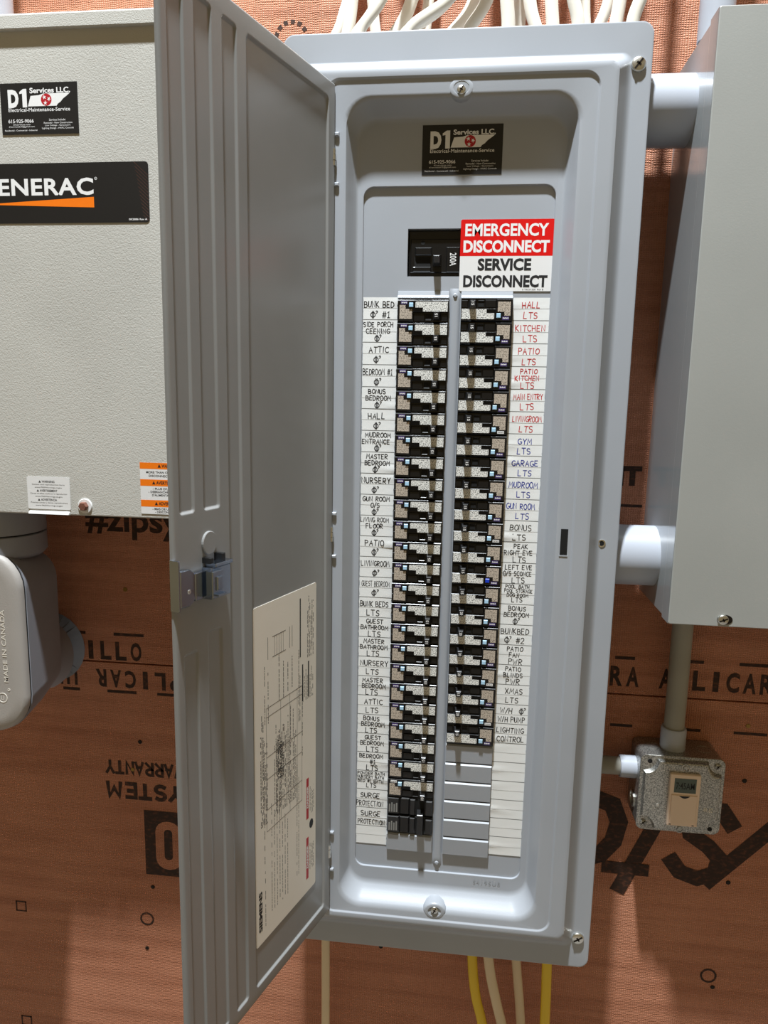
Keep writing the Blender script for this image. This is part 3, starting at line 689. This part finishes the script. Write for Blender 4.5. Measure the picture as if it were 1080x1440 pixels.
def breaker(row, col):
    z = ZT0-(row+.5)*RP; x = (LX0+LX1)/2 if col == 'L' else (BX0+BX1)/2+.0002
    tx = say(TXL[row] if col == 'L' else TXR[row])
    extra = (' with outlet symbol' if '@' in (TXL if col == 'L' else TXR)[row] else '')
    side = 'left' if col == 'L' else 'right'
    lab = 'black circuit breaker in the %s column beside label %s%s' % (side, tx, extra)
    if len(lab.replace('/', ' ').split()) > 14: lab = 'black circuit breaker in the %s column beside label %s' % (side, say((TXL if col == 'L' else TXR)[row].split('|')[0]))
    if (row, col) == (12, 'R'): lab = 'black circuit breaker with dark blue button beside label LEFT EVE O/S SCONCE LTS'
    e = D.objects.new('circuit_breaker', None); COL.objects.link(e); e.empty_display_size = .01
    e.location = (x, YB, z); e.rotation_euler = (0, 0, 0) if col == 'L' else (0, math.pi, 0)
    tag(e, lab, 'breaker', 'circuit breakers in the panel')
    wt = (row, col) in ((23, 'L'), (5, 'R'), (10, 'R'), (17, 'R'), (19, 'R'))
    put(bm_body, e); put(bm_tan, e)
    w_ = put(bm_wht, e)
    tg = put(bm_wtg if wt else bm_prp, e); put(bm_tpd if wt else bm_tpr, tg)
    put(bm_bbl if (row, col) == (12, 'R') else bm_btn, e)
    put(bm_frm, e); put(bm_win, e); put(bm_wed, e); put(bm_end, e)
    h = put(bm_hnd, e); put(HN['20' if (col == 'R' and row in (14, 15, 16, 17, 19)) else '15'], h)
    return e
for r in range(24): breaker(r, 'L')
for r in range(21): breaker(r, 'R')
# two-pole surge breaker
x = (LX0+LX1)/2; z = ZT0-25*RP
sg = thing('surge_breaker', (x, YB, z-RP), 'black two-pole breaker with tied handles beside the SURGE PROTECTION labels', 'breaker')
for k, dz in enumerate((.5*RP, -.5*RP)):
    F = Fr((x, YB, z+dz))
    def Q(u0, u1, v0, v1, h0, h1, c=0): return MB().cbox(F, u0*mm, u1*mm, v0*mm, v1*mm, h0*mm, h1*mm, c*mm)
    p = Q(-28.6, 28.6, -12.4, 12.0, -14, -3, .8).build('pole', 'breaker_black', sg)
    Q(-28.4, -13.6, -11.0, 11.6, -4, 0, 1.2).build('terminal_block', 'handle_black', p)
    Q(-13.0, -.6, -11.0, 11.6, -4, -.6, 1.2).build('face_block', 'breaker_black', p)
    Q(0, 6.6, -11.0, 10.6, -4, -.2, 1.0).build('side_block', 'handle_black', p)
    Q(18.6, 28.4, -11.0, 9.6, -4, -.2, 1.2).build('end_block', 'handle_black', p)
    Q(7.0, 18.2, -11.8, 11.0, -5, -2.6, .6).build('handle_well', 'dark_gap', p)
    t = MB()
    for j in range(4): t.cbox(F, (-26.6+j*3.0)*mm, (-24.8+j*3.0)*mm, -8*mm, (2.5+(j % 2)*2)*mm, 0, .15*mm)
    t.build('rating_print', 'ink_grey', p)
F = Fr((x, YB, z))
MB().loft([[F(u*mm, v*mm, hh*mm) for u, v in ((9.0+k, -20+k), (17.6-k, -20+k), (17.6-k, 9-k), (9.0+k, 9-k))] for hh, k in ((-3, 0), (8.4, .6), (9.2, 1.2))], True, True).build('handle_tie', 'handle_black', sg)

# ------------------------------------------------------------------ handwritten circuit labels
LF = wallF(YP-.0002)
def circuit_label(row, col):
    s = (TXL if col == 'L' else TXR)[row]; rnd = random.Random(row*7+(0 if col == 'L' else 500))
    u0, u1 = (-.0343, .0052) if col == 'L' else (.1356, .1762)
    z1 = ZT0+.0022-row*RP*.9985; z0 = z1-RP+.0005
    ink = 'ink_black' if col == 'L' or row > 9 else ('ink_red' if row < 6 else 'ink_blue')
    side = 'left' if col == 'L' else 'right'
    if s:
        inkn = {'ink_black': 'black', 'ink_red': 'red', 'ink_blue': 'blue'}[ink]
        lab = 'white %s-hand circuit label reading %s%s in %s ink' % (side, say(s), ' with outlet symbol' if '@' in s else '', inkn)
        if row == 24: lab = 'upper of two SURGE PROTECTION circuit labels, tan-stained at its corner'
        if row == 25: lab = 'lower of two SURGE PROTECTION circuit labels at the left edge'
        grp = 'handwritten circuit labels'
    elif col == 'L': lab = 'blank white circuit label at the bottom of the left label column'; grp = None
    else: lab = '%s blank white label strip below the LIGHTING CONTROL label' % ORD[row-21]; grp = 'blank circuit labels'
    e = thing('circuit_label', ((u0+u1)/2, YP, z0), lab, 'label', grp)
    nx, nz = 10, 8; g = MB(); cr = rnd.uniform(.2, .8); cs = rnd.uniform(-.15, .15); ca = rnd.uniform(.0002, .0010) if rnd.random() < .6 else .0001
    side_in = 1 if col == 'L' else 0
    vs = []
    for j in range(nz+1):
        for i in range(nx+1):
            a, b_ = i/nx, j/nz
            d = ca*math.exp(-((b_-cr-cs*a)/.10)**2)*(a if side_in else 1-a)**2
            du = rnd.uniform(-.0004, .0004) if i in (0, nx) else 0
            vs.append(LF(u0+(u1-u0)*a+du, z0+(z1-z0)*b_, .0002+d))
    def onpaper(mb):
        for p in mb.v:
            a, b_ = (p.x-u0)/(u1-u0), (p.z-z0)/(z1-z0); a = min(1, max(0, a)); b_ = min(1, max(0, b_))
            ii, jj = min(int(a*nx), nx-1), min(int(b_*nz), nz-1); fa, fb = a*nx-ii, b_*nz-jj
            yy = lambda i_, j_: vs[j_*(nx+1)+i_].y
            y_ = (yy(ii, jj)*(1-fa)+yy(ii+1, jj)*fa)*(1-fb)+(yy(ii, jj+1)*(1-fa)+yy(ii+1, jj+1)*fa)*fb
            y_ = .3*y_+.7*min(yy(ii, jj), yy(ii+1, jj), yy(ii, jj+1), yy(ii+1, jj+1)); p.y = y_-.00010
        return mb
    g.add(vs, [(j*(nx+1)+i, j*(nx+1)+i+1, (j+1)*(nx+1)+i+1, (j+1)*(nx+1)+i) for j in range(nz) for i in range(nx)])
    g.build('paper', 'paper_label', e, smooth=60, recalc=False)
    t = MB(); zm = (z0+z1)/2+rnd.uniform(-.0006, .0006); PFt = wallF(YP-.0007)
    t.ribbon(PFt, [(u0, zm), (u0+(u1-u0)*.55, zm+rnd.uniform(-.0003, .0003)), (u1, zm)], .00028, 0)
    t.ribbon(PFt, [(u0, z0+.0002), (u1, z0+.0002)], .0005, 0)
    onpaper(t).build('ruled_line', 'ink_grey', e, recalc=False)
    if s:
        t = MB(); L = s.split('|'); n = len(L); HF = wallF(YP-.0011); uc = (u0+u1)/2+(-.0012 if col == 'L' else .0006)
        hs = {2: (.0064, .0068), 3: (.0052, .0052, .0066), 4: (.0040, .0040, .0040, .0056)}[n]
        gaps = {2: .0048, 3: .0024, 4: .0012}[n]
        zc = z1-({2: .0046, 3: .0022, 4: .0010}[n])
        for ln, hh in zip(L, hs):
            zc -= hh
            wide = .0345 if col == 'L' else .0330
            handline(t, HF, ln, uc+rnd.uniform(-.0015, .0015), zc, hh, wide, (.00095 if col == 'L' else .00085) if n < 4 else .0008, rnd)
            zc -= gaps
        onpaper(t).build('handwriting', ink, e, recalc=False)
    return e
for r in range(27):
    circuit_label(r, 'L'); circuit_label(r, 'R')

# ================================================================== generator transfer switch (left)
GY = -.155
gen = thing('transfer_switch', (-.52, 0, 1.395), 'beige metal transfer switch box with GENERAC decal, left of the open door', 'electrical box')
GF = wallF(GY)
MB().box(-.85, -.185, -.150, -.0003, 1.397, 1.920).build('body', 'generator_beige', gen)
b = MB(); b.rrect(GF, -.853, -.182, 1.3945, 1.9215, .004, -.005, 0, .0015); b.build('front_cover', 'generator_beige', gen)
b = MB(); b.prism(Fr((0, 0, 0), (0, -1, 0), (0, 0, 1)), [(0, 1.9225), (.1585, 1.9195), (.1600, 1.9205), (.1600, 1.9330), (.1585, 1.9350), (0, 1.9435)], .181, .855); b.build('rain_hood', 'generator_beige', gen)
b = MB(); b.disc(GF, -.354, 1.4065, .0088, 0, .0016, .0006, 22); wsh = b.build('washer', 'sticker_white', gen, smooth=40)
b = MB(); b.disc(GF, -.3545, 1.4065, .0054, .0014, .0065, .0008, 6); b.build('bolt_head', 'rust_bolt', gen)
card(Fr((-.4290, GY-.0004, 1.8160)), .0889, .0520, 'black electrician business card sticker on the beige transfer switch box')
dc = thing('brand_decal', (-.38, GY, 1.7235), 'long black GENERAC decal with orange stripe on the beige box', 'decal')
DCF = wallF(GY-.0003)
MB().rrect(DCF, -.505, -.2632, 1.7235, 1.7862, .004, 0, .0003).build('decal_base', 'sticker_black', dc)
t = MB(); text(t, DCF, 'GENERAC', -.4610, -.3265, 1.7525, 1.7705, h=.00038, bold=.028, space=1.06); t.ring(DCF, -.3235, 1.7695, .0011, .0015, .0001, .00038, 12)
text(t, DCF, 'R', -.3240, -.3231, 1.7689, 1.7702, h=.00038); t.build('lettering', 'print_white', dc, recalc=False)
t = MB(); text(t, DCF, '0K2886 Rev A', -.2870, -.2660, 1.7257, 1.7277, h=.00038, bold=.02); t.build('part_number', 'print_white', dc, recalc=False)
MB().prism(DCF, [(-.4600, 1.7438), (-.3265, 1.7395), (-.3265, 1.7505)], .0001, .00036).build('orange_stripe', 'sticker_orange', dc)
t = MB()
for k in range(14):
    a = .0028*k
    p0 = (-.2790+a*.2+.0012*k*.1, 1.7855-a*1.5); q = (p0[0]+.0150, p0[1]-.0135)
    if p0[0] < -.2640:
        k2 = min(1, (-.2640-p0[0])/.0150); t.ribbon(DCF, [p0, (p0[0]+.0150*k2, p0[1]-.0135*k2)], .00025, .00036)
t.build('hatch_lines', 'rust_bolt', dc, recalc=False)
# small white caution sticker with folded tab
ws = thing('caution_sticker', (-.3985, GY, 1.398), 'small white trilingual caution sticker at the lower edge of the beige box', 'sticker')
MB().rrect(DCF, -.4255, -.3720, 1.4010, 1.4395, .0015, 0, .0003).build('sheet', 'sticker_white', ws)
MB().prism(Fr((0, 0, 0), (0, -1, 0), (0, 0, 1)), [(-GY+.0002, 1.3988), (-GY+.0030, 1.3968), (-GY+.0034, 1.3954), (-GY+.0002, 1.3950)], .3735, .4240).build('folded_tab', 'sticker_white', ws)
t = MB(); y = 1.4365
for i, s in enumerate(('WARNING', 'Cancer and reproductive harm', 'www.P65Warnings.ca.gov', 'AVERTISSEMENT', 'Cancer et effets nocifs sur la reproduction', 'www.P65Warnings.ca.gov', 'ADVERTENCIA', 'Provoca cancer y danos reproductivos', 'www.P65Warnings.ca.gov')):
    w = .0100+.0011*len(s) if i % 3 else .0010*len(s)+.009; w = min(w, .046); hh = .0027 if i % 3 == 0 else .0021
    y -= hh+.0013; text(t, DCF, s, -.3988-w/2, -.3988+w/2, y, y+hh, h=.00036, bold=.02 if i % 3 == 0 else .0)
    if i % 3 == 0: t.prism(DCF, [(-.3988-w/2-.004, y), (-.3988-w/2-.001, y), (-.3988-w/2-.0025, y+.0027)], .0001, .00036)
t.build('lettering', 'ink_black', ws, recalc=False)
# orange and white warning sticker
os_ = thing('warning_sticker', (-.25, GY, 1.4), 'orange and white trilingual warning sticker half hidden by the open door', 'sticker')
MB().rrect(DCF, -.2848, -.215, 1.4000, 1.4600, .0012, 0, .0003).build('sheet', 'sticker_white', os_)
for z0, z1 in ((1.4526, 1.4600), (1.4328, 1.4405), (1.4085, 1.4165)): MB().cbox(DCF, -.2848, -.215, z0, z1, .0001, .00034).build('orange_bar', 'sticker_orange', os_)
t = MB()
for s, z0 in (('WARNING', 1.4545), ('AVERTISSEMENT', 1.4348), ('ADVERTENCIA', 1.4106)):
    w = .0024*len(s); text(t, DCF, s, -.2500-w/2, -.2500+w/2, z0, z0+.0038, h=.00038, bold=.03); t.prism(DCF, [(-.2500-w/2-.0048, z0), (-.2500-w/2-.001, z0), (-.2500-w/2-.0029, z0+.004)], .0001, .00038)
for s, z0 in (('MORE THAN ONE LIVE CIRCUIT', 1.4475), ('DISCONNECT ALL SUPPLIES', 1.4434), ('- PLUS D\'UN CIRCUIT', 1.4285), ('- DEBRANCHER LES SOURCES', 1.4247), ('D\'ALIMENTATION AVANT', 1.4210), ('- MAS DE UN CIRCUITO', 1.4048), ('- DESCONECTE TODO', 1.4008+.0005)):
    w = .0021*len(s); text(t, DCF, s, -.2500-w/2, -.2500+w/2, z0, z0+.0026, h=.00036, bold=.02)
t.build('lettering', 'ink_black', os_, recalc=False)

# ------------------------------------------------------------------ conduit body hanging below the transfer switch
lb = thing('conduit_elbow', (-.505, 0, 1.108), 'dark grey pull elbow fitting with light cover below the beige box', 'conduit fitting')
def yring(y, x0, x1, z0, z1, r): return [(u, y, v) for u, v in rr(x0, x1, z0, z1, r, 7)]
b = MB(); b.loft([yring(-.060, -.556, -.454, 1.142, 1.325, .030), yring(-.066, -.560, -.450, 1.137, 1.331, .036), yring(-.100, -.562, -.4485, 1.118, 1.340, .046), yring(-.138, -.563, -.447, 1.108, 1.3465, .050)], True, True)
b.build('body', 'fitting_grey', lb, smooth=50)
b = MB(); b.loft([yring(-.137, -.562, -.448, 1.109, 1.3455, .050), yring(-.1412, -.562, -.448, 1.109, 1.3455, .050)], True, True); b.build('gasket', 'rubber_black', lb)
b = MB(); b.loft([yring(-.141, -.5625, -.4475, 1.1085, 1.346, .050), yring(-.146, -.5615, -.4485, 1.1095, 1.345, .049), yring(-.149, -.557, -.453, 1.114, 1.3405, .045), yring(-.1505, -.545, -.465, 1.126, 1.3285, .034)], True, True)
cvr = b.build('cover', 'fitting_cover', lb, smooth=50)
LBF = wallF(-.1502); LV = Fr((0, -.1502, 0), (0, 0, 1), (-1, 0, 0))
t = MB(); text(t, LV, 'MADE IN CANADA', 1.178, 1.272, .4695, .4755, h=.0006, bold=.01); text(t, LV, '25 UNION', 1.190, 1.225, .4645, .4680, h=.0002)
text(t, LV, '2', 1.228, 1.236, .482, .489, h=.0006); t.ring(LBF, -.479, 1.157, .0055, .0065, 0, .0006, 18); text(t, LBF, 'U', -.481, -.477, 1.154, 1.160, h=.0006); t.ring(LBF, -.470, 1.168, .0012, .0018, 0, .0006, 10)
t.build('embossed_lettering', 'sheet_cream', cvr, recalc=False)
screw(LBF, -.4895, 1.136, .0042, cvr, .3, .0022)
b = MB(); b.tube([(-.505, -.098, 1.330), (-.505, -.098, 1.336), (-.505, -.098, 1.3585), (-.505, -.098, 1.3600)], [.050, .0555, .0555, .054], 28); b.build('hub', 'fitting_grey', lb, smooth=50)
b = MB(); b.tube([(-.505, -.098, 1.3595), (-.505, -.098, 1.3625)], .0535, 28); b.build('seal_ring', 'rubber_black', lb, smooth=50)
b = MB(); b.tube([(-.505, -.098, 1.3620), (-.505, -.098, 1.3965)], .0555, 28); b.build('nipple', 'fitting_grey', lb, smooth=50)
b = MB(); b.tube([(-.506, -.0005, 1.170), (-.506, -.030, 1.170), (-.506, -.064, 1.175)], [.053, .053, .049], 28); b.build('wall_hub', 'fitting_grey', lb, smooth=50)
b = MB(); b.tube([(-.488, -.085, 1.9445), (-.488, -.085, 3.6)], .030, 20)
tag(b.build('conduit', 'pvc_grey', smooth=50), 'grey vertical conduit rising above the beige transfer switch box', 'conduit')

# ================================================================== disconnect box (right) and its conduits
rb = thing('disconnect_box', (.56, 0, 1.2965), 'plain smooth grey steel box right of the breaker panel', 'electrical box')
RY = -.145
MB().box(.3205, .80, -.141, -.0003, 1.2985, 1.9195).build('body', 'disconnect_side', rb)
RF = wallF(RY)
b = MB(); b.loft([[(u, y, v) for u, v in rr(.3190+i, .8015-i, 1.2965+i, 1.9215-i, .0015, 3)] for y, i in ((-.118, 0), (RY+.0008, 0), (RY, .0008))], False, True); cv = b.build('cover', 'disconnect_grey', rb)
b = MB(); b.loft([[(.3192, -.119, 1.2968), (.3192, -.119, 1.9212)], [(.3188, -.119, 1.2968), (.3188, -.119, 1.9212)], [(.3188, RY+.001, 1.2968), (.3188, RY+.001, 1.9212)]], closed=False); b.build('cover_lip', 'disconnect_side', rb)
b = MB(); b.disc(RF, .3785, 1.3045, .0056, -.001, .0004, 0, 18, ru=.0082); b.build('screw_slot_hole', 'dark_nail', cv)
screw(RF, .3765, 1.3045, .0058, rb, .4, .0030)
for z, w_ in ((1.8590, 'upper'), (1.3545, 'lower')):
    b = MB(); b.tube([(.2535, -.055, z), (.3205, -.055, z)], .0367, 36)
    tag(b.build('conduit', 'pvc_grey', smooth=50), '%s thick grey conduit joining the breaker panel and the grey steel box' % w_, 'conduit', 'thick conduits between the boxes')
b = MB(); b.tube([(.338, -.070, 1.922), (.338, -.070, 3.6)], .0180, 22); o = b.build('conduit', 'pvc_grey', smooth=50)
tag(o, 'pale conduit rising from the top of the grey steel box', 'conduit')

# ------------------------------------------------------------------ metal junction box with timer
jb = thing('junction_box', (.378, 0, .991), 'square galvanised junction box below the grey steel box', 'junction box')
b = MB(); b.loft([yring(y, .3265+i, .4295-i, .9915+i, 1.0940-i, .008) for y, i in ((-.0003, .002), (-.003, 0), (-.050, 0), (-.0525, .0008))], True, True); bd = b.build('body', 'galvanised', jb, smooth=40)
JF = wallF(-.0525)
b = MB(); b.rrect(JF, .3258, .4302, .9908, 1.0947, .009, 0, .0018, .0006); cp = b.build('cover_plate', 'galvanised', jb, smooth=40)
def jpoly(i):
    x0, x1, z0, z1 = .3300+i, .4260-i, .9950+i, 1.0905-i; k = .0165
    pts = []
    for cx, cz, a0 in ((x1, z0, 180), (x1, z1, 270), (x0, z1, 0), (x0, z0, 90)):
        for q in range(7):
            a = math.radians(a0-90*q/6)
            pts.append((cx+k*math.cos(a), cz+k*math.sin(a)))
    return pts
b = MB(); b.loft([[JF(u, v, h) for u, v in jpoly(i)] for i, h in ((0, .0015), (.0008, .0045), (.002, .0068), (.0042, .0078))], False, True); rp = b.build('raised_plate', 'galvanised', jb, smooth=35)
JT = wallF(-.0525-.0078)
for u, v in ((.4205, 1.0850), (.3345, 1.0010)): screw(wallF(-.0543), u, v, .0042, jb, .8, .0022, 'galvanised')
for u, v in ((.3375, 1.0862), (.4180, .9985)): MB().disc(wallF(-.0543), u, v, .0030, -.001, .0003, 0, 14).build('screw_hole', 'dark_gap', cp)
for u, v in ((.3800, 1.0830), (.3785, .9995)):
    MB().ring(JT, u, v, .0042, .0056, -.0005, .0007, 20).build('eyelet', 'galvanised', rp)
    MB().disc(JT, u, v, .0034, -.0005, .0008, .0004, 14).build('rivet_head', 'galvanised', rp)
MB().disc(JT, .3490, 1.0300, .0024, -.0005, .0010, .0004, 10).build('dimple', 'nickel_screw', rp)
t = MB(); text(t, JT, '4R 82', .4055, .4170, 1.0250, 1.0310, h=.0003); t.build('stamped_mark', 'sheet_cream', rp, recalc=False)
for u in (.347, .411): MB().ring(Fr((0, 0, 1.0940), (1, 0, 0), (0, 1, 0)), u, -.027, .0085, .0098, -.0005, .0004, 20).build('knockout', 'galvanised', bd)
MB().ring(Fr((.3265, 0, 0), (0, -1, 0), (0, 0, 1)), .027, 1.018, .0095, .0115, -.0005, .0016, 20).build('knockout', 'nickel_screw', bd)
tm = thing('wall_timer', (.380, -.06, .999), 'ivory programmable wall timer set in the galvanised junction box cover', 'timer')
MB().rrect(JT, .3612, .3985, 1.0055, 1.0760, .0015, 0, .0045, .0008).build('frame', 'ivory', tm)
TMt = wallF(-.0525-.0078-.0045)
MB().cbox(TMt, .3665, .3932, 1.0515, 1.0710, -.001, .0002).build('display', 'lcd_dark', tm)
t = MB(); text(t, TMt, '7:45AM', .3685, .3912, 1.0565, 1.0655, h=.0004, bold=.01); t.build('display_digits', 'lcd_ink', tm, recalc=False)
dd = MB().cbox(TMt, .3640, .3955, 1.0085, 1.0485, -.001, .0012, .0005).build('flap_door', 'ivory', tm)
MB().prism(TMt, [(.3730+.0135*k/8, 1.0478-.0032*math.sin(math.pi*k/8)) for k in range(9)], .001, .0015).build('thumb_notch', 'lcd_ink', dd)
for u0, u1 in ((.3636, .3662), (.3918, .3944)): MB().cbox(TMt, u0, u1, 1.0070, 1.0080, -.001, .0003).build('hinge_slot', 'lcd_ink', tm)
ps = thing('conduit', (.3715, -.027, 1.094), 'thin tan conduit dropping from the grey steel box to the junction box', 'conduit')
MB().tube([(.3715, -.027, 1.0945), (.3715, -.027, 1.2985)], .0127, 22).build('pipe', 'conduit_tan', ps, smooth=50)
MB().tube([(.3715, -.027, 1.0938), (.3715, -.027, 1.120), (.3715, -.027, 1.1225)], [.0158, .0158, .0148], 22).build('connector', 'pvc_grey', ps, smooth=50)
ps = thing('conduit', (.29, -.027, 1.05), 'short horizontal conduit stub between the breaker panel and the junction box', 'conduit')
MB().tube([(.2535, -.027, 1.0625), (.3270, -.027, 1.0625)], .0117, 22).build('pipe', 'conduit_tan', ps, smooth=50)
MB().tube([(.3060, -.027, 1.0625), (.3072, -.027, 1.0625), (.3272, -.027, 1.0625)], [.0135, .0145, .0145], 22).build('connector', 'pvc_grey', ps, smooth=50)

# ================================================================== cables
def bez(p, n=14):
    p = [Vector(q) for q in p]; out = []
    for i in range(len(p)-1):
        p0, p1, p2, p3 = p[max(i-1, 0)], p[i], p[i+1], p[min(i+2, len(p)-1)]
        for k in range(n):
            t_ = k/n; out.append(.5*((2*p1)+(p2-p0)*t_+(2*p0-5*p1+4*p2-p3)*t_*t_+(3*p1-p0-3*p2+p3)*t_**3))
    return out+[p[-1]]
top = [(-.093, -.073, -.060, .0062), (-.068, -.061, -.075, .0062), (-.0565, -.028, -.055, .0058), (-.048, -.018, -.078, .0056), (-.030, -.037, -.088, .0055), (-.0185, .0065, -.060, .0064),
       (-.004, .054, -.052, .0060), (.005, .063, -.072, .0056), (.021, .026, -.085, .0055), (.0465, .0785, -.055, .0062), (.0710, .0960, -.060, .0060), (.1185, .1145, -.055, .0064), (.1310, .1320, -.065, .0064), (.1545, .1420, -.055, .0062),
       (.1680, .1640, -.060, .0062), (.1935, .1830, -.055, .0060), (.2085, .2035, -.060, .0064), (.2150, .2290, -.082, .0056), (.2345, .2385, -.055, .0062), (.2490, .2610, -.060, .0060)]
top.sort()
for i, (xa, xb, y, r) in enumerate(top):
    d = xb-xa; r *= 1.15; y = (-.030, -.046, -.062, -.078)[i % 4]
    pth = bez([(xa-d*.05, y, 1.9165), (xa+d*.12, y, 1.945), (xb, y, 1.982), (xb+d*.55, y, 2.06), (xb+d*.6, y, 2.4), (xb+d*.6, y, 3.4)], 8)
    o = MB().tube(pth, r, 10, .55).build('cable', 'cable_white', smooth=60)
    tag(o, '%s white cable from the left rising out of the panel top' % ORD[i], 'cable', 'white cables above the panel')
for kk_, (m_, lab, r, pts) in enumerate((('cable_cream', 'lone cream cable hanging below the panel beside the open door', .0062, [(-.0868, .840), (-.0866, .76), (-.086, .64), (-.085, .3), (-.085, .02)]),
    ('cable_yellow', 'curved yellow cable, left of the two yellow ones below the panel', .0068, [(.122, .840), (.1235, .77), (.130, .715), (.141, .67), (.158, .58), (.165, .3), (.165, .02)]),
    ('cable_cream', 'slanting cream cable just right of the curved yellow cable', .0068, [(.138, .840), (.147, .77), (.1580, .72), (.1695, .674), (.188, .58), (.20, .3), (.20, .02)]),
    ('cable_cream', 'cream cable third from the right edge of the panel bottom, nearly straight', .0064, [(.180, .840), (.1842, .77), (.1945, .678), (.205, .55), (.21, .3), (.21, .02)]),
    ('cable_yellow', 'straight yellow cable, right of the two yellow ones below the panel', .0068, [(.2235, .840), (.2252, .769), (.2270, .682), (.2275, .5), (.23, .3), (.23, .02)]))):
    if 'third' in lab: lab = 'nearly straight cream cable left of the straight yellow cable'
    o = MB().tube(bez([(x, -.035-.014*(kk_ % 3), z) for x, z in pts], 6), r, 12, .6).build('cable', m_, smooth=60)
    tag(o, lab, 'cable', 'cables below the panel')
